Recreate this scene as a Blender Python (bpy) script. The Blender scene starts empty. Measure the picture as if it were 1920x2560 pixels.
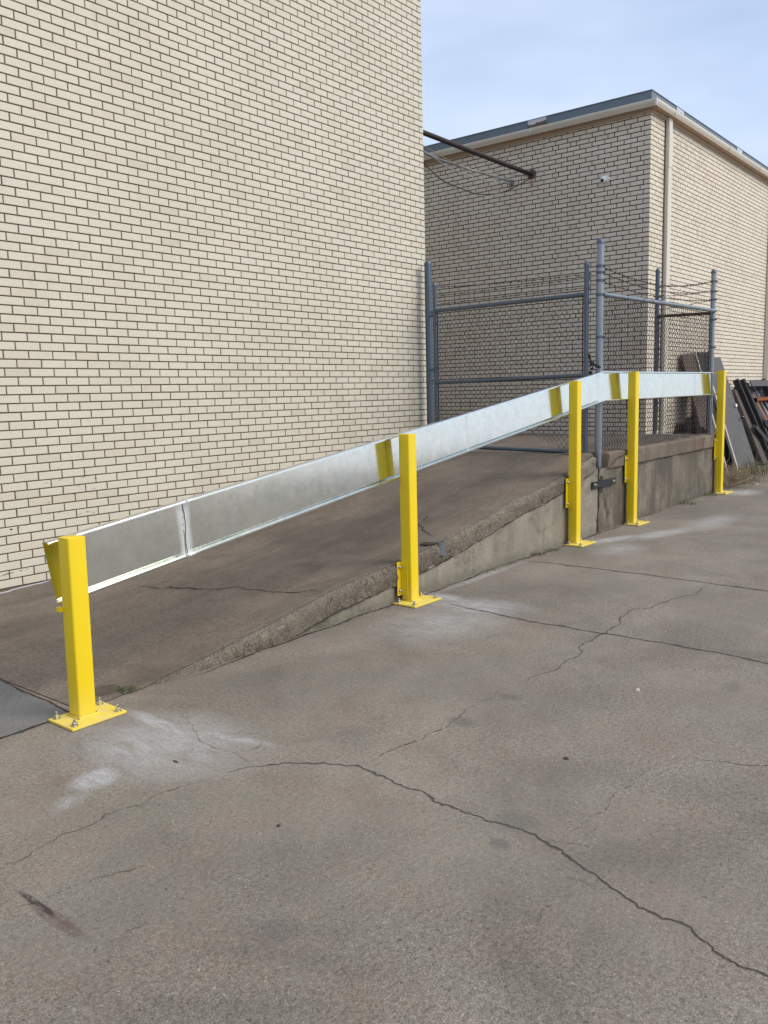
import bpy, math, random
import numpy as np
from mathutils import Vector, Matrix, noise
random.seed(7)
S = bpy.context.scene
COL = S.collection
H = 1.45                      # camera height above the yard
def V(*a): return Vector(a)

# ------------------------------------------------------------------ camera
cam_d = bpy.data.cameras.new('camera'); cam = bpy.data.objects.new('camera', cam_d); COL.objects.link(cam)
R_ = V(.6302, -.7761, -.0243).normalized(); F_ = V(.7667, .6269, -.1385).normalized()
U_ = R_.cross(F_).normalized(); R_ = F_.cross(U_).normalized()
m = Matrix((R_, U_, -F_)).transposed().to_4x4(); m.translation = V(0, 0, H); cam.matrix_world = m
cam_d.sensor_fit = 'HORIZONTAL'; cam_d.sensor_width = 36; cam_d.lens = 36*2112/1920
cam_d.clip_start = .05; cam_d.clip_end = 600
S.camera = cam
S.render.resolution_x = 768; S.render.resolution_y = 1024

# ------------------------------------------------------------------ light
SUN_DIR = V(.36, -1.0, .95).normalized()          # towards the sun
w = bpy.data.worlds.new('World'); S.world = w; w.use_nodes = True
nt = w.node_tree; N = nt.nodes; L = nt.links; N.clear()
out = N.new('ShaderNodeOutputWorld'); bg = N.new('ShaderNodeBackground'); bg.inputs[1].default_value = 0.098
sky = N.new('ShaderNodeTexSky'); sky.sky_type = 'NISHITA'; sky.sun_disc = False
sky.sun_elevation = math.asin(SUN_DIR.z); sky.sun_rotation = math.atan2(SUN_DIR.x, SUN_DIR.y)
sky.air_density = 1.0; sky.dust_density = 1.5; sky.altitude = 300
tc = N.new('ShaderNodeTexCoord'); mp = N.new('ShaderNodeMapping'); mp.inputs['Scale'].default_value = (1.0, 1.0, 3.2)
mp.inputs['Rotation'].default_value = (.12, .05, .6)
n1 = N.new('ShaderNodeTexNoise'); n1.inputs['Scale'].default_value = 1.9; n1.inputs['Detail'].default_value = 4; n1.inputs['Roughness'].default_value = .5
cr = N.new('ShaderNodeValToRGB'); cr.color_ramp.elements[0].position = .30; cr.color_ramp.elements[1].position = .70
cr.color_ramp.elements[0].color = (.40,)*3+(1,); cr.color_ramp.elements[1].color = (1,)*3+(1,)
mix = N.new('ShaderNodeMix'); mix.data_type = 'RGBA'; mix.inputs[7].default_value = (5.1, 5.9, 7.5, 1)
L.new(tc.outputs['Generated'], mp.inputs[0]); L.new(mp.outputs[0], n1.inputs[0]); L.new(n1.outputs[0], cr.inputs[0])
L.new(cr.outputs[0], mix.inputs[0]); L.new(sky.outputs[0], mix.inputs[6])
# bright veil of thin cloud around the hidden sun
dt = N.new('ShaderNodeVectorMath'); dt.operation = 'DOT_PRODUCT'; dt.inputs[1].default_value = SUN_DIR; L.new(tc.outputs['Generated'], dt.inputs[0])
gl = N.new('ShaderNodeValToRGB'); gl.color_ramp.interpolation = 'EASE'; gl.color_ramp.elements[0].position = .84; gl.color_ramp.elements[0].color = (0, 0, 0, 1); gl.color_ramp.elements[1].position = 1; gl.color_ramp.elements[1].color = (1, 1, 1, 1)
L.new(dt.outputs['Value'], gl.inputs[0])
ad = N.new('ShaderNodeMix'); ad.data_type = 'RGBA'; ad.blend_type = 'MIX'; ad.inputs[7].default_value = (10.5, 10.2, 9.6, 1)
L.new(gl.outputs[0], ad.inputs[0]); L.new(mix.outputs[2], ad.inputs[6]); L.new(ad.outputs[2], bg.inputs[0]); L.new(bg.outputs[0], out.inputs[0])
sd = bpy.data.lights.new('sun', 'SUN'); sd.energy = 1.45; sd.angle = math.radians(34); sd.color = (1, .94, .84)
so = bpy.data.objects.new('sun', sd); COL.objects.link(so); so.rotation_euler = SUN_DIR.to_track_quat('Z', 'Y').to_euler()
S.view_settings.view_transform = 'Standard'; S.view_settings.look = 'None'; S.view_settings.gamma = 1
S.view_settings.use_curve_mapping = False
S.view_settings.exposure = 0.72

# ------------------------------------------------------------------ helpers
class MB:
    def __init__(s): s.v = []; s.f = []; s.m = []
    def poly(s, pts, mi=0):
        b = len(s.v); s.v += [tuple(p) for p in pts]; s.f.append(tuple(range(b, b+len(pts)))); s.m.append(mi)
    def mesh(s, vs, fs, mi=0):
        b = len(s.v); s.v += [tuple(p) for p in vs]
        for f in fs: s.f.append(tuple(i+b for i in f)); s.m.append(mi)
    def box(s, lo, hi, mi=0, bev=0):
        x0, y0, z0 = lo; x1, y1, z1 = hi
        s.hexa([V(x0,y0,z0),V(x1,y0,z0),V(x1,y1,z0),V(x0,y1,z0),V(x0,y0,z1),V(x1,y0,z1),V(x1,y1,z1),V(x0,y1,z1)], mi)
    def hexa(s, p, mi=0):
        s.mesh(p, [(0,3,2,1),(4,5,6,7),(0,1,5,4),(1,2,6,5),(2,3,7,6),(3,0,4,7)], mi)
    def tube(s, path, r, n=8, mi=0, caps=True):
        path = [Vector(p) for p in path]; b = len(s.v); prev = None
        for i, p in enumerate(path):
            d = (path[min(i+1, len(path)-1)]-path[max(i-1, 0)]).normalized()
            if prev is None: a = d.orthogonal().normalized()
            else: a = (prev-d*prev.dot(d)).normalized()
            prev = a; c = d.cross(a); rr = r[i] if isinstance(r, (list, tuple)) else r
            for k in range(n):
                t = 2*math.pi*k/n; s.v.append(tuple(p+(a*math.cos(t)+c*math.sin(t))*rr))
        for i in range(len(path)-1):
            for k in range(n):
                a0 = b+i*n+k; a1 = b+i*n+(k+1) % n; s.f.append((a0, a1, a1+n, a0+n)); s.m.append(mi)
        if caps:
            s.f.append(tuple(b+k for k in range(n))[::-1]); s.m.append(mi)
            e = b+(len(path)-1)*n; s.f.append(tuple(e+k for k in range(n))); s.m.append(mi)
    def lathe(s, c, prof, n=16, mi=0, axis=(0,0,1)):
        ax = Vector(axis).normalized(); a = ax.orthogonal().normalized(); bb = ax.cross(a); c = Vector(c); b = len(s.v)
        for r, h in prof:
            for k in range(n):
                t = 2*math.pi*k/n; s.v.append(tuple(c+ax*h+(a*math.cos(t)+bb*math.sin(t))*r))
        for i in range(len(prof)-1):
            for k in range(n):
                a0 = b+i*n+k; a1 = b+i*n+(k+1) % n; s.f.append((a0, a1, a1+n, a0+n)); s.m.append(mi)
        s.f.append(tuple(b+k for k in range(n))[::-1]); s.m.append(mi)
        e = b+(len(prof)-1)*n; s.f.append(tuple(e+k for k in range(n))); s.m.append(mi)
    def sweep(s, prof_paths, closed=True, mi=0, caps=True):
        n = len(prof_paths); L_ = len(prof_paths[0]); b = len(s.v)
        for pp in prof_paths: s.v += [tuple(p) for p in pp]
        for i in range(n if closed else n-1):
            j = (i+1) % n
            for k in range(L_-1): s.f.append((b+i*L_+k, b+i*L_+k+1, b+j*L_+k+1, b+j*L_+k)); s.m.append(mi)
        if caps and closed:
            s.f.append(tuple(b+i*L_ for i in range(n))); s.m.append(mi); s.f.append(tuple(b+i*L_+L_-1 for i in range(n))[::-1]); s.m.append(mi)
    def build(s, name, mats, parent=None, smooth=None, bevel=0, loc=None, fix=True):
        me = bpy.data.meshes.new(name); vs = s.v
        if loc is not None: vs = [tuple(Vector(p)-Vector(loc)) for p in s.v]
        elif parent is not None:
            iv = parent['_o'] if '_o' in parent else (0, 0, 0); vs = [(p[0]-iv[0], p[1]-iv[1], p[2]-iv[2]) for p in s.v]
        me.from_pydata(vs, [], s.f)
        if not isinstance(mats, (list, tuple)): mats = [mats]
        for mt in mats: me.materials.append(mt)
        if len(mats) > 1: me.polygons.foreach_set('material_index', s.m)
        if fix:
            import bmesh
            bm = bmesh.new(); bm.from_mesh(me); bmesh.ops.recalc_face_normals(bm, faces=bm.faces[:]); bm.to_mesh(me); bm.free()
        o = bpy.data.objects.new(name, me); COL.objects.link(o)
        if parent is not None: o.parent = parent; o['_o'] = tuple(parent['_o'])
        else:
            o['_o'] = tuple(loc) if loc is not None else (0, 0, 0)
            if loc is not None: o.location = loc
        if smooth is not None: me.shade_smooth(); me.set_sharp_from_angle(angle=math.radians(smooth))
        if bevel:
            md = o.modifiers.new('bevel', 'BEVEL'); md.width = bevel; md.segments = 2; md.limit_method = 'ANGLE'; md.angle_limit = math.radians(40)
        return o
def tag(o, label, cat, group=None):
    o['label'] = label; o['category'] = cat
    if group: o['group'] = group
    return o
def thing(name, loc, label, cat, group=None):
    o = bpy.data.objects.new(name, None); COL.objects.link(o); o.location = loc; o['_o'] = tuple(loc); o.empty_display_size = .2
    return tag(o, label, cat, group)
def struct(o): o['kind'] = 'structure'; return o

# ------------------------------------------------------------------ materials
class MT:
    def __init__(s, name, rough=.8, metal=0, spec=.5):
        s.mat = bpy.data.materials.new(name); s.mat.use_nodes = True; s.nt = s.mat.node_tree; s.N = s.nt.nodes; s.L = s.nt.links
        s.b = s.N['Principled BSDF']; s.b.inputs['Roughness'].default_value = rough; s.b.inputs['Metallic'].default_value = metal
        s.b.inputs['Specular IOR Level'].default_value = spec
        s.tc = s.N.new('ShaderNodeNewGeometry'); s.co = s.tc.outputs['Position']
    def mapping(s, scale=(1,1,1), rot=(0,0,0), loc=(0,0,0)):
        m = s.N.new('ShaderNodeMapping'); m.inputs['Scale'].default_value = scale; m.inputs['Rotation'].default_value = rot; m.inputs['Location'].default_value = loc
        s.L.new(s.co, m.inputs[0]); return m.outputs[0]
    def noise(s, scale, detail=3, rough=.5, vec=None, dist=0):
        n = s.N.new('ShaderNodeTexNoise'); n.inputs['Scale'].default_value = scale; n.inputs['Detail'].default_value = detail
        n.inputs['Roughness'].default_value = rough; n.inputs['Distortion'].default_value = dist
        s.L.new(vec or s.co, n.inputs['Vector']); return n.outputs[0]
    def voro(s, scale, feature='F1', out='Distance', vec=None):
        n = s.N.new('ShaderNodeTexVoronoi'); n.feature = feature; n.inputs['Scale'].default_value = scale
        s.L.new(vec or s.co, n.inputs['Vector']); return n.outputs[out]
    def ramp(s, fac, stops, interp='LINEAR'):
        n = s.N.new('ShaderNodeValToRGB'); e = n.color_ramp.elements; n.color_ramp.interpolation = interp
        while len(e) < len(stops): e.new(.5)
        for k, (p, c) in enumerate(stops):
            e[k].position = p; e[k].color = (tuple(c) if hasattr(c, '__len__') else (c, c, c))+(1,)
        s.L.new(fac, n.inputs[0]); return n.outputs[0]
    def mix(s, a, b, fac, mode='MIX'):
        n = s.N.new('ShaderNodeMix'); n.data_type = 'RGBA'; n.blend_type = mode
        for k, x in ((6, a), (7, b)):
            if hasattr(x, 'is_linked'): s.L.new(x, n.inputs[k])
            else: n.inputs[k].default_value = (tuple(x) if hasattr(x, '__len__') else (x, x, x))+(1,)
        if hasattr(fac, 'is_linked'): s.L.new(fac, n.inputs[0])
        else: n.inputs[0].default_value = fac
        return n.outputs[2]
    def math(s, op, a, b=0, clamp=False):
        n = s.N.new('ShaderNodeMath'); n.operation = op; n.use_clamp = clamp
        for k, x in ((0, a), (1, b)):
            if hasattr(x, 'is_linked'): s.L.new(x, n.inputs[k])
            else: n.inputs[k].default_value = x
        return n.outputs[0]
    def blob(s, c, size, rot=0, soft=1.0):
        """1 inside an ellipse on the ground, falling to 0 at its rim"""
        a = s.N.new('ShaderNodeMapping'); a.vector_type = 'TEXTURE'
        a.inputs['Location'].default_value = (c[0], c[1], 0); a.inputs['Rotation'].default_value = (0, 0, rot); a.inputs['Scale'].default_value = (size[0], size[1], 50)
        s.L.new(s.co, a.inputs[0]); l = s.N.new('ShaderNodeVectorMath'); l.operation = 'LENGTH'; s.L.new(a.outputs[0], l.inputs[0])
        return s.math('MULTIPLY', s.math('SUBTRACT', 1.0, l.outputs['Value'], True), soft, True)
    def col(s, c):
        if hasattr(c, 'is_linked'): s.L.new(c, s.b.inputs['Base Color'])
        else: s.b.inputs['Base Color'].default_value = tuple(c)+(1,)
        return s
    def rough(s, c): s.L.new(c, s.b.inputs['Roughness']); return s
    def bump(s, h, strength=.3, dist=.01):
        n = s.N.new('ShaderNodeBump'); n.inputs['Strength'].default_value = strength; n.inputs['Distance'].default_value = dist
        s.L.new(h, n.inputs['Height']); s.L.new(n.outputs[0], s.b.inputs['Normal']); return s

def brick_mat(name, lo, hi, odd):
    t = MT(name, .62, spec=.35)
    rnd = t.tc.outputs['Random Per Island']
    base = t.ramp(rnd, [(0, lo), (.45, hi), (.80, tuple(a*.97 for a in hi)), (.93, odd), (1, tuple(a*.93 for a in lo))])
    sp = t.ramp(t.noise(90, 4, .7), [(.30, .80), (.46, 1.0), (.72, 1.04)])
    c = t.mix(base, sp, 1, 'MULTIPLY')
    big = t.ramp(t.noise(.9, 4, .6), [(.3, (.95, .945, .93)), (.62, (1.02, 1.02, 1.02))])
    c = t.mix(c, big, 1, 'MULTIPLY')
    st = t.ramp(t.noise(2.2, 6, .7, t.mapping((1, 1, .22))), [(.58, 0), (.75, .30)])
    c = t.mix(c, (.33, .27, .20), st)
    t.col(c).bump(t.noise(130, 3, .6), .25, .002); return t.mat
M = {}
M['brick'] = brick_mat('cream_brick', (.59, .545, .445), (.612, .57, .472), (.59, .535, .43))
M['brick2'] = brick_mat('cream_brick_older', (.66, .585, .475), (.70, .625, .515), (.66, .56, .445))
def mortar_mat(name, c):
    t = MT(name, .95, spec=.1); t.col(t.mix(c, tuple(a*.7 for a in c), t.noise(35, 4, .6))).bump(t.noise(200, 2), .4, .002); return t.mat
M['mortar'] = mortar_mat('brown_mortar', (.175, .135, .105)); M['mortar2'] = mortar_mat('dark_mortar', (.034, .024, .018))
t = MT('wall_crack_black', .95, spec=.1); t.col((.03, .022, .018)); M['black'] = t.mat
t = MT('rust_stain', .9); t.col(t.mix((.42, .30, .21), (.36, .24, .16), t.noise(60))); M['rustspot'] = t.mat

def concrete(name, c1, c2, c3, grain=1.0, extra=None, rough=.85, streak=None):
    t = MT(name, rough, spec=.3)
    n_big = t.noise(.8, 5, .65); n_mid = t.noise(2.6, 8, .78); n_f = t.noise(58, 4, .8); n_ff = t.noise(170, 3, .75)
    c = t.mix(c1, c2, t.ramp(n_big, [(.40, 0), (.60, 1)]))
    c = t.mix(c, c3, t.ramp(n_mid, [(.47, 0), (.62, .85)]))
    c = t.mix(c, t.ramp(t.noise(1.4, 6, .7, t.mapping(loc=(7, 3, 1)), .6), [(.32, .80), (.5, 1.0), (.70, 1.14)]), 1, 'MULTIPLY')
    patchy = t.math('ADD', .55, t.ramp(t.noise(1.1, 3, .5, t.mapping(loc=(2, 9, 4))), [(.40, 0), (.62, .75)]))
    g1 = t.ramp(n_f, [(.28, 1-.50*grain), (.5, 1), (.74, 1+.42*grain)]); g2 = t.ramp(n_ff, [(.28, 1-.60*grain), (.5, 1), (.74, 1+.62*grain)])
    cg = t.mix(t.mix(c, g1, 1, 'MULTIPLY'), g2, 1, 'MULTIPLY')
    c = t.mix(c, cg, patchy)
    ag = t.voro(105, 'F1', 'Color'); agd = t.voro(105)
    agc = t.ramp(ag, [(.0, (.62, .50, .42)), (.35, (1, .97, .92)), (.72, (1.05, 1.05, 1.05)), (.95, (1.6, 1.55, 1.42))])
    c = t.mix(c, t.mix(c, agc, 1, 'MULTIPLY'), t.ramp(agd, [(.30, .9*grain), (.5, 0)]))
    pit = t.ramp(t.noise(38, 3, .6), [(.27, 1), (.34, 0)]); c = t.mix(c, (.045, .038, .032), t.math('MULTIPLY', pit, .75))
    if streak: c = t.mix(c, streak[1], t.ramp(t.noise(streak[2], 4, .6, t.mapping(streak[0])), [(.48, 0), (.70, streak[3])]))
    if extra: c = extra(t, c)
    t.col(c)
    hh = t.math('ADD', n_f, t.math('MULTIPLY', n_ff, .7)); t.bump(hh, .6*grain, .005)
    return t.mat
def yard_extra(t, c):
    # pale drilling dust swept around the post feet, and a reddish scuff
    ns = t.ramp(t.noise(4.5, 6, .7, t.mapping((2.2, 1, 1), (0, 0, .5)), 1.2), [(.32, .25), (.60, 1)])
    acc = None
    for cc, sz, rot, k in [((2.17, 3.12), (.060, .30), -.05, 1.9), ((2.25, 2.74), (.05, .30), .22, 1.2), ((2.03, 2.92), (.40, .55), .2, .95), ((1.68, 2.85), (.13, .105), .3, 1.9), ((1.52, 2.76), (.12, .06), .3, .7), ((1.90, 3.03), (.11, .09), 0, .9), ((1.97, 2.78), (.05, .16), .3, .7),
                           ((4.72, 3.10), (.30, .50), .3, 1.0), ((4.25, 3.02), (.55, .42), -.2, .75), ((4.80, 3.42), (.14, .26), 0, 1.5), ((5.6, 3.55), (.9, .06), .02, 1.0),
                           ((7.62, 3.40), (.45, .12), -.30, 1.7), ((8.2, 3.12), (.70, .16), -.25, 1.3), ((7.20, 3.15), (.45, .28), 0, .7), ((9.2, 2.95), (.9, .25), 0, .8), ((11.95, 3.45), (.5, .3), 0, 1.3)]:
        b = t.blob(cc, sz, rot, k); acc = b if acc is None else t.math('MAXIMUM', acc, b)
    c = t.mix(c, t.mix((.48, .48, .49), (.36, .355, .35), t.ramp(t.noise(90, 4, .8), [(.4, 0), (.6, 1)])), t.math('MULTIPLY', t.math('MULTIPLY', acc, ns), t.ramp(t.noise(60, 4, .8), [(.35, .55), (.6, 1.05)]), True))
    nn = t.ramp(t.noise(40, 5, .75, t.mapping((1, .3, 1))), [(.40, .25), (.58, 1)])
    c = t.mix(c, (.115, .070, .060), t.math('MULTIPLY', t.math('MULTIPLY', t.blob((1.108, 2.13), (.026, .17), .03, 3), nn), .8))
    c = t.mix(c, (.050, .038, .036), t.math('MULTIPLY', t.math('MULTIPLY', t.blob((1.113, 2.26), (.013, .13), .0, 3), nn), .95))
    for cc, sz, k in [((2.98, 2.02), (.06, .09), .45), ((2.35, 1.38), (.10, .09), .35), ((3.37, 2.0), (.05, .07), .4), ((2.2, 1.35), (.04, .05), .5), ((4.1, 1.2), (.12, .06), .3), ((1.45, 1.6), (.09, .07), .3)]:
        c = t.mix(c, (.09, .085, .085), t.math('MULTIPLY', t.blob(cc, sz, 0, 2), k))
    # dirt kept along the foot of the dock wall
    return c
M['yard'] = concrete('yard_concrete', (.178, .160, .131), (.232, .202, .164), (.206, .165, .134), 1.0, yard_extra)
M['pad'] = concrete('smooth_concrete_pad', (.145, .142, .137), (.168, .163, .156), (.15, .143, .135), .45)
M['ramp'] = concrete('ramp_concrete', (.155, .126, .099), (.190, .157, .125), (.135, .109, .086), .95, None, streak=((.22, 1.5, 1.5), (.085, .068, .056), 1.5, .75))
M['edge'] = concrete('broken_aggregate_edge', (.150, .128, .10), (.20, .172, .138), (.105, .088, .068), 1.6)
def stain_extra(t, c):
    st = t.ramp(t.noise(5.5, 5, .7, t.mapping((1, 1, .12))), [(.50, 0), (.70, .7)])
    c = t.mix(c, (.13, .115, .088), st)
    lt = t.ramp(t.noise(9, 4, .7, t.mapping((1, 1, .08), loc=(4, 2, 9))), [(.60, 0), (.72, .6)])
    c = t.mix(c, (.36, .335, .28), lt)
    c = t.mix(c, (.075, .066, .052), t.ramp(t.noise(1.7, 7, .8, t.mapping((1, 1, 1.2), loc=(6, 1, 2))), [(.52, 0), (.66, .75)]))
    low = t.N.new('ShaderNodeSeparateXYZ'); t.L.new(t.co, low.inputs[0])
    gr = t.math('MULTIPLY', t.ramp(low.outputs[2], [(0.0, .8), (.10, .0)]), t.noise(6, 4, .6))
    return t.mix(c, (.07, .07, .045), gr)
M['wallc'] = concrete('stained_dock_wall', (.26, .232, .183), (.215, .194, .155), (.285, .257, .205), .45, stain_extra)
def stain2(t, c):
    c = stain_extra(t, c)
    st = t.ramp(t.noise(3.2, 7, .78, t.mapping((1, 1, .35), loc=(3, 0, 1))), [(.40, 0), (.58, .9)])
    return t.mix(c, (.085, .072, .058), st)
M['wallc2'] = concrete('darkly_stained_dock_wall', (.215, .19, .148), (.17, .15, .12), (.24, .212, .165), .45, stain2)
M['lip'] = concrete('rust_stained_slab_lip', (.140, .115, .09), (.18, .152, .12), (.125, .095, .074), .8,
                    lambda t, c: t.mix(c, (.125, .060, .038), t.ramp(t.noise(6, 5, .75, t.mapping((1, 1, .12))), [(.50, 0), (.66, .85)])))
M['crack'] = MT('crack_dirt_and_shade', .95, spec=.1).col((.060, .051, .043)).mat  # dirt in cracks, also painted shade under the slabs and in the wall hole
M['crumb'] = concrete('crumbled_crack_edge', (.125, .114, .098), (.15, .137, .118), (.115, .10, .086), 1.2)
M['dirt'] = concrete('dirt', (.10, .08, .06), (.13, .10, .075), (.075, .06, .045), 1.2)

t = MT('yellow_paint', .42, spec=.45)
zz_ = t.N.new('ShaderNodeSeparateXYZ'); t.L.new(t.co, zz_.inputs[0])
yc = t.mix(t.mix((.82, .60, .006), (.75, .535, .006), t.noise(3.5, 5, .7)), (.45, .33, .03), t.ramp(t.noise(26, 5, .8), [(.64, 0), (.76, .5)]))
t.col(t.mix(yc, (.60, .50, .22), t.math('MULTIPLY', t.ramp(zz_.outputs[2], [(.0, .55), (.16, 0)]), t.noise(18, 4, .7))))
t.bump(t.noise(140, 2), .05, .001); M['yellow'] = t.mat
t = MT('dusty_yellow_plate', .6, spec=.4)
t.col(t.mix((.79, .59, .06), (.66, .56, .24), t.ramp(t.noise(22, 5, .7), [(.4, 0), (.7, .8)]))); M['yplate'] = t.mat
t = MT('bolt_zinc', .35, 1); t.col((.55, .54, .48)); M['bolt'] = t.mat

# bright galvanised sheet of the beam, with chalky zinc spray at the joints
t = MT('galvanised_sheet', .2, 1)
sp = t.voro(42, 'F1', 'Color'); spn = t.noise(9, 5, .65)
c = t.mix((.70, .73, .69), (.79, .805, .755), t.ramp(spn, [(.35, 0), (.65, 1)]))
c = t.mix(c, t.ramp(sp, [(0, .94), (1, 1.04)]), 1, 'MULTIPLY')
scr = t.ramp(t.noise(5, 6, .75, t.mapping((1, 1, 9))), [(.66, 0), (.72, .18)]); c = t.mix(c, (.52, .55, .58), scr)
sx = t.N.new('ShaderNodeSeparateXYZ'); t.L.new(t.co, sx.inputs[0])
xx = t.math('ADD', sx.outputs[0], t.math('MULTIPLY', t.math('SUBTRACT', t.noise(7, 3, .5, t.mapping((1, 1, .35))), .5), .05))
xx = t.math('SUBTRACT', xx, t.math('MULTIPLY', t.math('SUBTRACT', .72, sx.outputs[2]), .0))
J = None
for jx, ww, kk in ((2.735, .048, 1), (5.52, .028, .45), (7.98, .07, .45), (10.95, .03, .5)):
    q = t.math('SUBTRACT', 1.0, t.math('DIVIDE', t.math('ABSOLUTE', t.math('SUBTRACT', xx, jx)), ww), True); q = t.math('MULTIPLY', q, kk)
    J = q if J is None else t.math('MAXIMUM', J, q)
Jm = t.ramp(J, [(.0, 0), (.6, .40), (1, .60)])
c = t.mix(c, (.62, .63, .66), Jm); t.col(c)
t.rough(t.math('ADD', t.ramp(t.noise(14, 5, .7), [(.3, .09), (.7, .14)]), t.math('MULTIPLY', Jm, .42)))
t.L.new(t.math('SUBTRACT', 1.0, t.math('MULTIPLY', Jm, .75)), t.b.inputs['Metallic'])
t.bump(t.noise(2.2, 2, .5), .07, .012); M['galv'] = t.mat
t = MT('weathered_galvanised_pipe', .48, .65)
t.col(t.mix(t.mix((.085, .115, .155), (.13, .165, .205), t.noise(5, 4, .6, t.mapping((1, 1, .4)))), (.14, .095, .07), t.ramp(t.noise(15, 5, .7), [(.62, 0), (.74, .6)]))); M['pipe'] = t.mat
t = MT('brighter_galvanised_pipe', .38, .8)
t.col(t.mix(t.mix((.17, .20, .23), (.36, .39, .41), t.noise(7, 5, .7, t.mapping((1, 1, .3)))), (.17, .13, .10), t.ramp(t.noise(11, 5, .7), [(.62, 0), (.74, .6)]))); M['pipe2'] = t.mat
t = MT('old_wire', .75, .3); t.col(t.mix((.035, .030, .027), (.065, .045, .034), t.noise(12, 3))); M['wire'] = t.mat
t = MT('rusty_bar', .8, .2); t.col(t.mix((.055, .03, .025), (.09, .045, .03), t.noise(15, 4))); M['rust'] = t.mat
t = MT('rust_brown_pipe', .7, .2); t.col(t.mix((.022, .013, .015), (.042, .024, .022), t.noise(7, 4))); M['rustpipe'] = t.mat
t = MT('dark_flat_steel', .45, .6); t.col((.035, .043, .047)); M['steel'] = t.mat
t = MT('chain_steel', .6, .6); t.col((.03, .025, .024)); M['chain'] = t.mat
t = MT('cream_painted_metal', .4, spec=.4)
t.col(t.mix(t.mix((.60, .555, .465), (.67, .625, .535), t.noise(1.5, 4)), (.40, .32, .22), t.ramp(t.noise(6, 5, .7, t.mapping((1, 1, .3))), [(.60, 0), (.76, .4)]))); M['cream'] = t.mat
t = MT('slate_blue_fascia', .5, .1, .4); t.col(t.mix((.135, .17, .21), (.165, .20, .24), t.noise(2, 4))); M['fascia'] = t.mat
t = MT('bare_flashing', .35, .5); t.col((.60, .62, .65)); M['flash'] = t.mat
t = MT('rusted_tear', .9); t.col(t.mix((.09, .065, .05), (.16, .12, .10), t.noise(30, 4))); M['tear'] = t.mat
t = MT('tan_trim_board', .7); t.col(t.mix((.40, .29, .195), (.47, .35, .24), t.noise(3, 4))); M['trim'] = t.mat
t = MT('roof_membrane', .9); t.col((.25, .25, .25)); M['roof'] = t.mat
t = MT('white_plastic', .35); t.col((.78, .78, .77)); M['white'] = t.mat
t = MT('black_glass', .1); t.col((.01, .01, .012)); M['lens'] = t.mat
def cab(n, c): t = MT(n, .6); t.col(c); M[n] = t.mat
cab('grey_cable', (.22, .23, .25)); cab('tan_cable', (.33, .27, .18)); cab('black_cable', (.025, .02, .02)); cab('pale_cable', (.42, .43, .45))
def wood(name, a, b, sc=(3, 3, 3), rough=.8, spec=.3):
    t = MT(name, rough, spec=spec); g = t.noise(6, 6, .7, t.mapping(sc)); c = t.mix(a, b, g)
    c = t.mix(c, tuple(x*.5 for x in a), t.ramp(t.noise(3, 4, .6), [(.55, 0), (.8, .5)])); t.col(c).bump(g, .3, .004); M[name] = t.mat
wood('weathered_wood', (.06, .056, .058), (.12, .115, .115), (9, 2, 1)); wood('dark_wood', (.018, .017, .018), (.042, .039, .041), (9, 2, 1)); wood('brown_bark_board', (.055, .042, .036), (.14, .12, .11), (9, 2, 1))
wood('stained_frame_wood', (.15, .040, .010), (.24, .070, .018), (4, 4, 1), .8, .15)
wood('brown_board', (.085, .062, .05), (.12, .09, .075), (5, 5, 1))
t = MT('grey_door_skin', .6, spec=.35); t.col(t.mix(t.mix((.082, .080, .080), (.105, .102, .10), t.noise(3, 4)), (.38, .37, .35), t.ramp(t.noise(13, 3, .5), [(.70, 0), (.73, .6)]))); M['door'] = t.mat
t = MT('door_edge', .6); t.col((.50, .46, .40)); M['dooredge'] = t.mat
t = MT('dirty_pane', .55, spec=.4); t.col(t.mix((.20, .22, .27), (.06, .05, .06), t.ramp(t.noise(9, 4, .6), [(.48, 0), (.62, 1)]))); M['pane'] = t.mat
t = MT('black_plastic', .85, spec=.1); t.col((.006, .006, .007)); M['bag'] = t.mat
t = MT('dry_grass', .9, spec=.1); rn = t.tc.outputs['Random Per Island']; t.col(t.ramp(rn, [(0, (.09, .06, .04)), (.5, (.21, .155, .095)), (1, (.36, .29, .18))])); M['dry'] = t.mat
t = MT('green_weed', .8, spec=.2); rn = t.tc.outputs['Random Per Island']; t.col(t.ramp(rn, [(0, (.035, .055, .018)), (.6, (.075, .11, .035)), (1, (.16, .15, .07))])); M['green'] = t.mat
t = MT('stone_chip', .8); t.col((.50, .46, .40)); M['stone'] = t.mat
t = MT('dead_leaf', .8); t.col((.075, .045, .03)); M['leaf'] = t.mat

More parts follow.
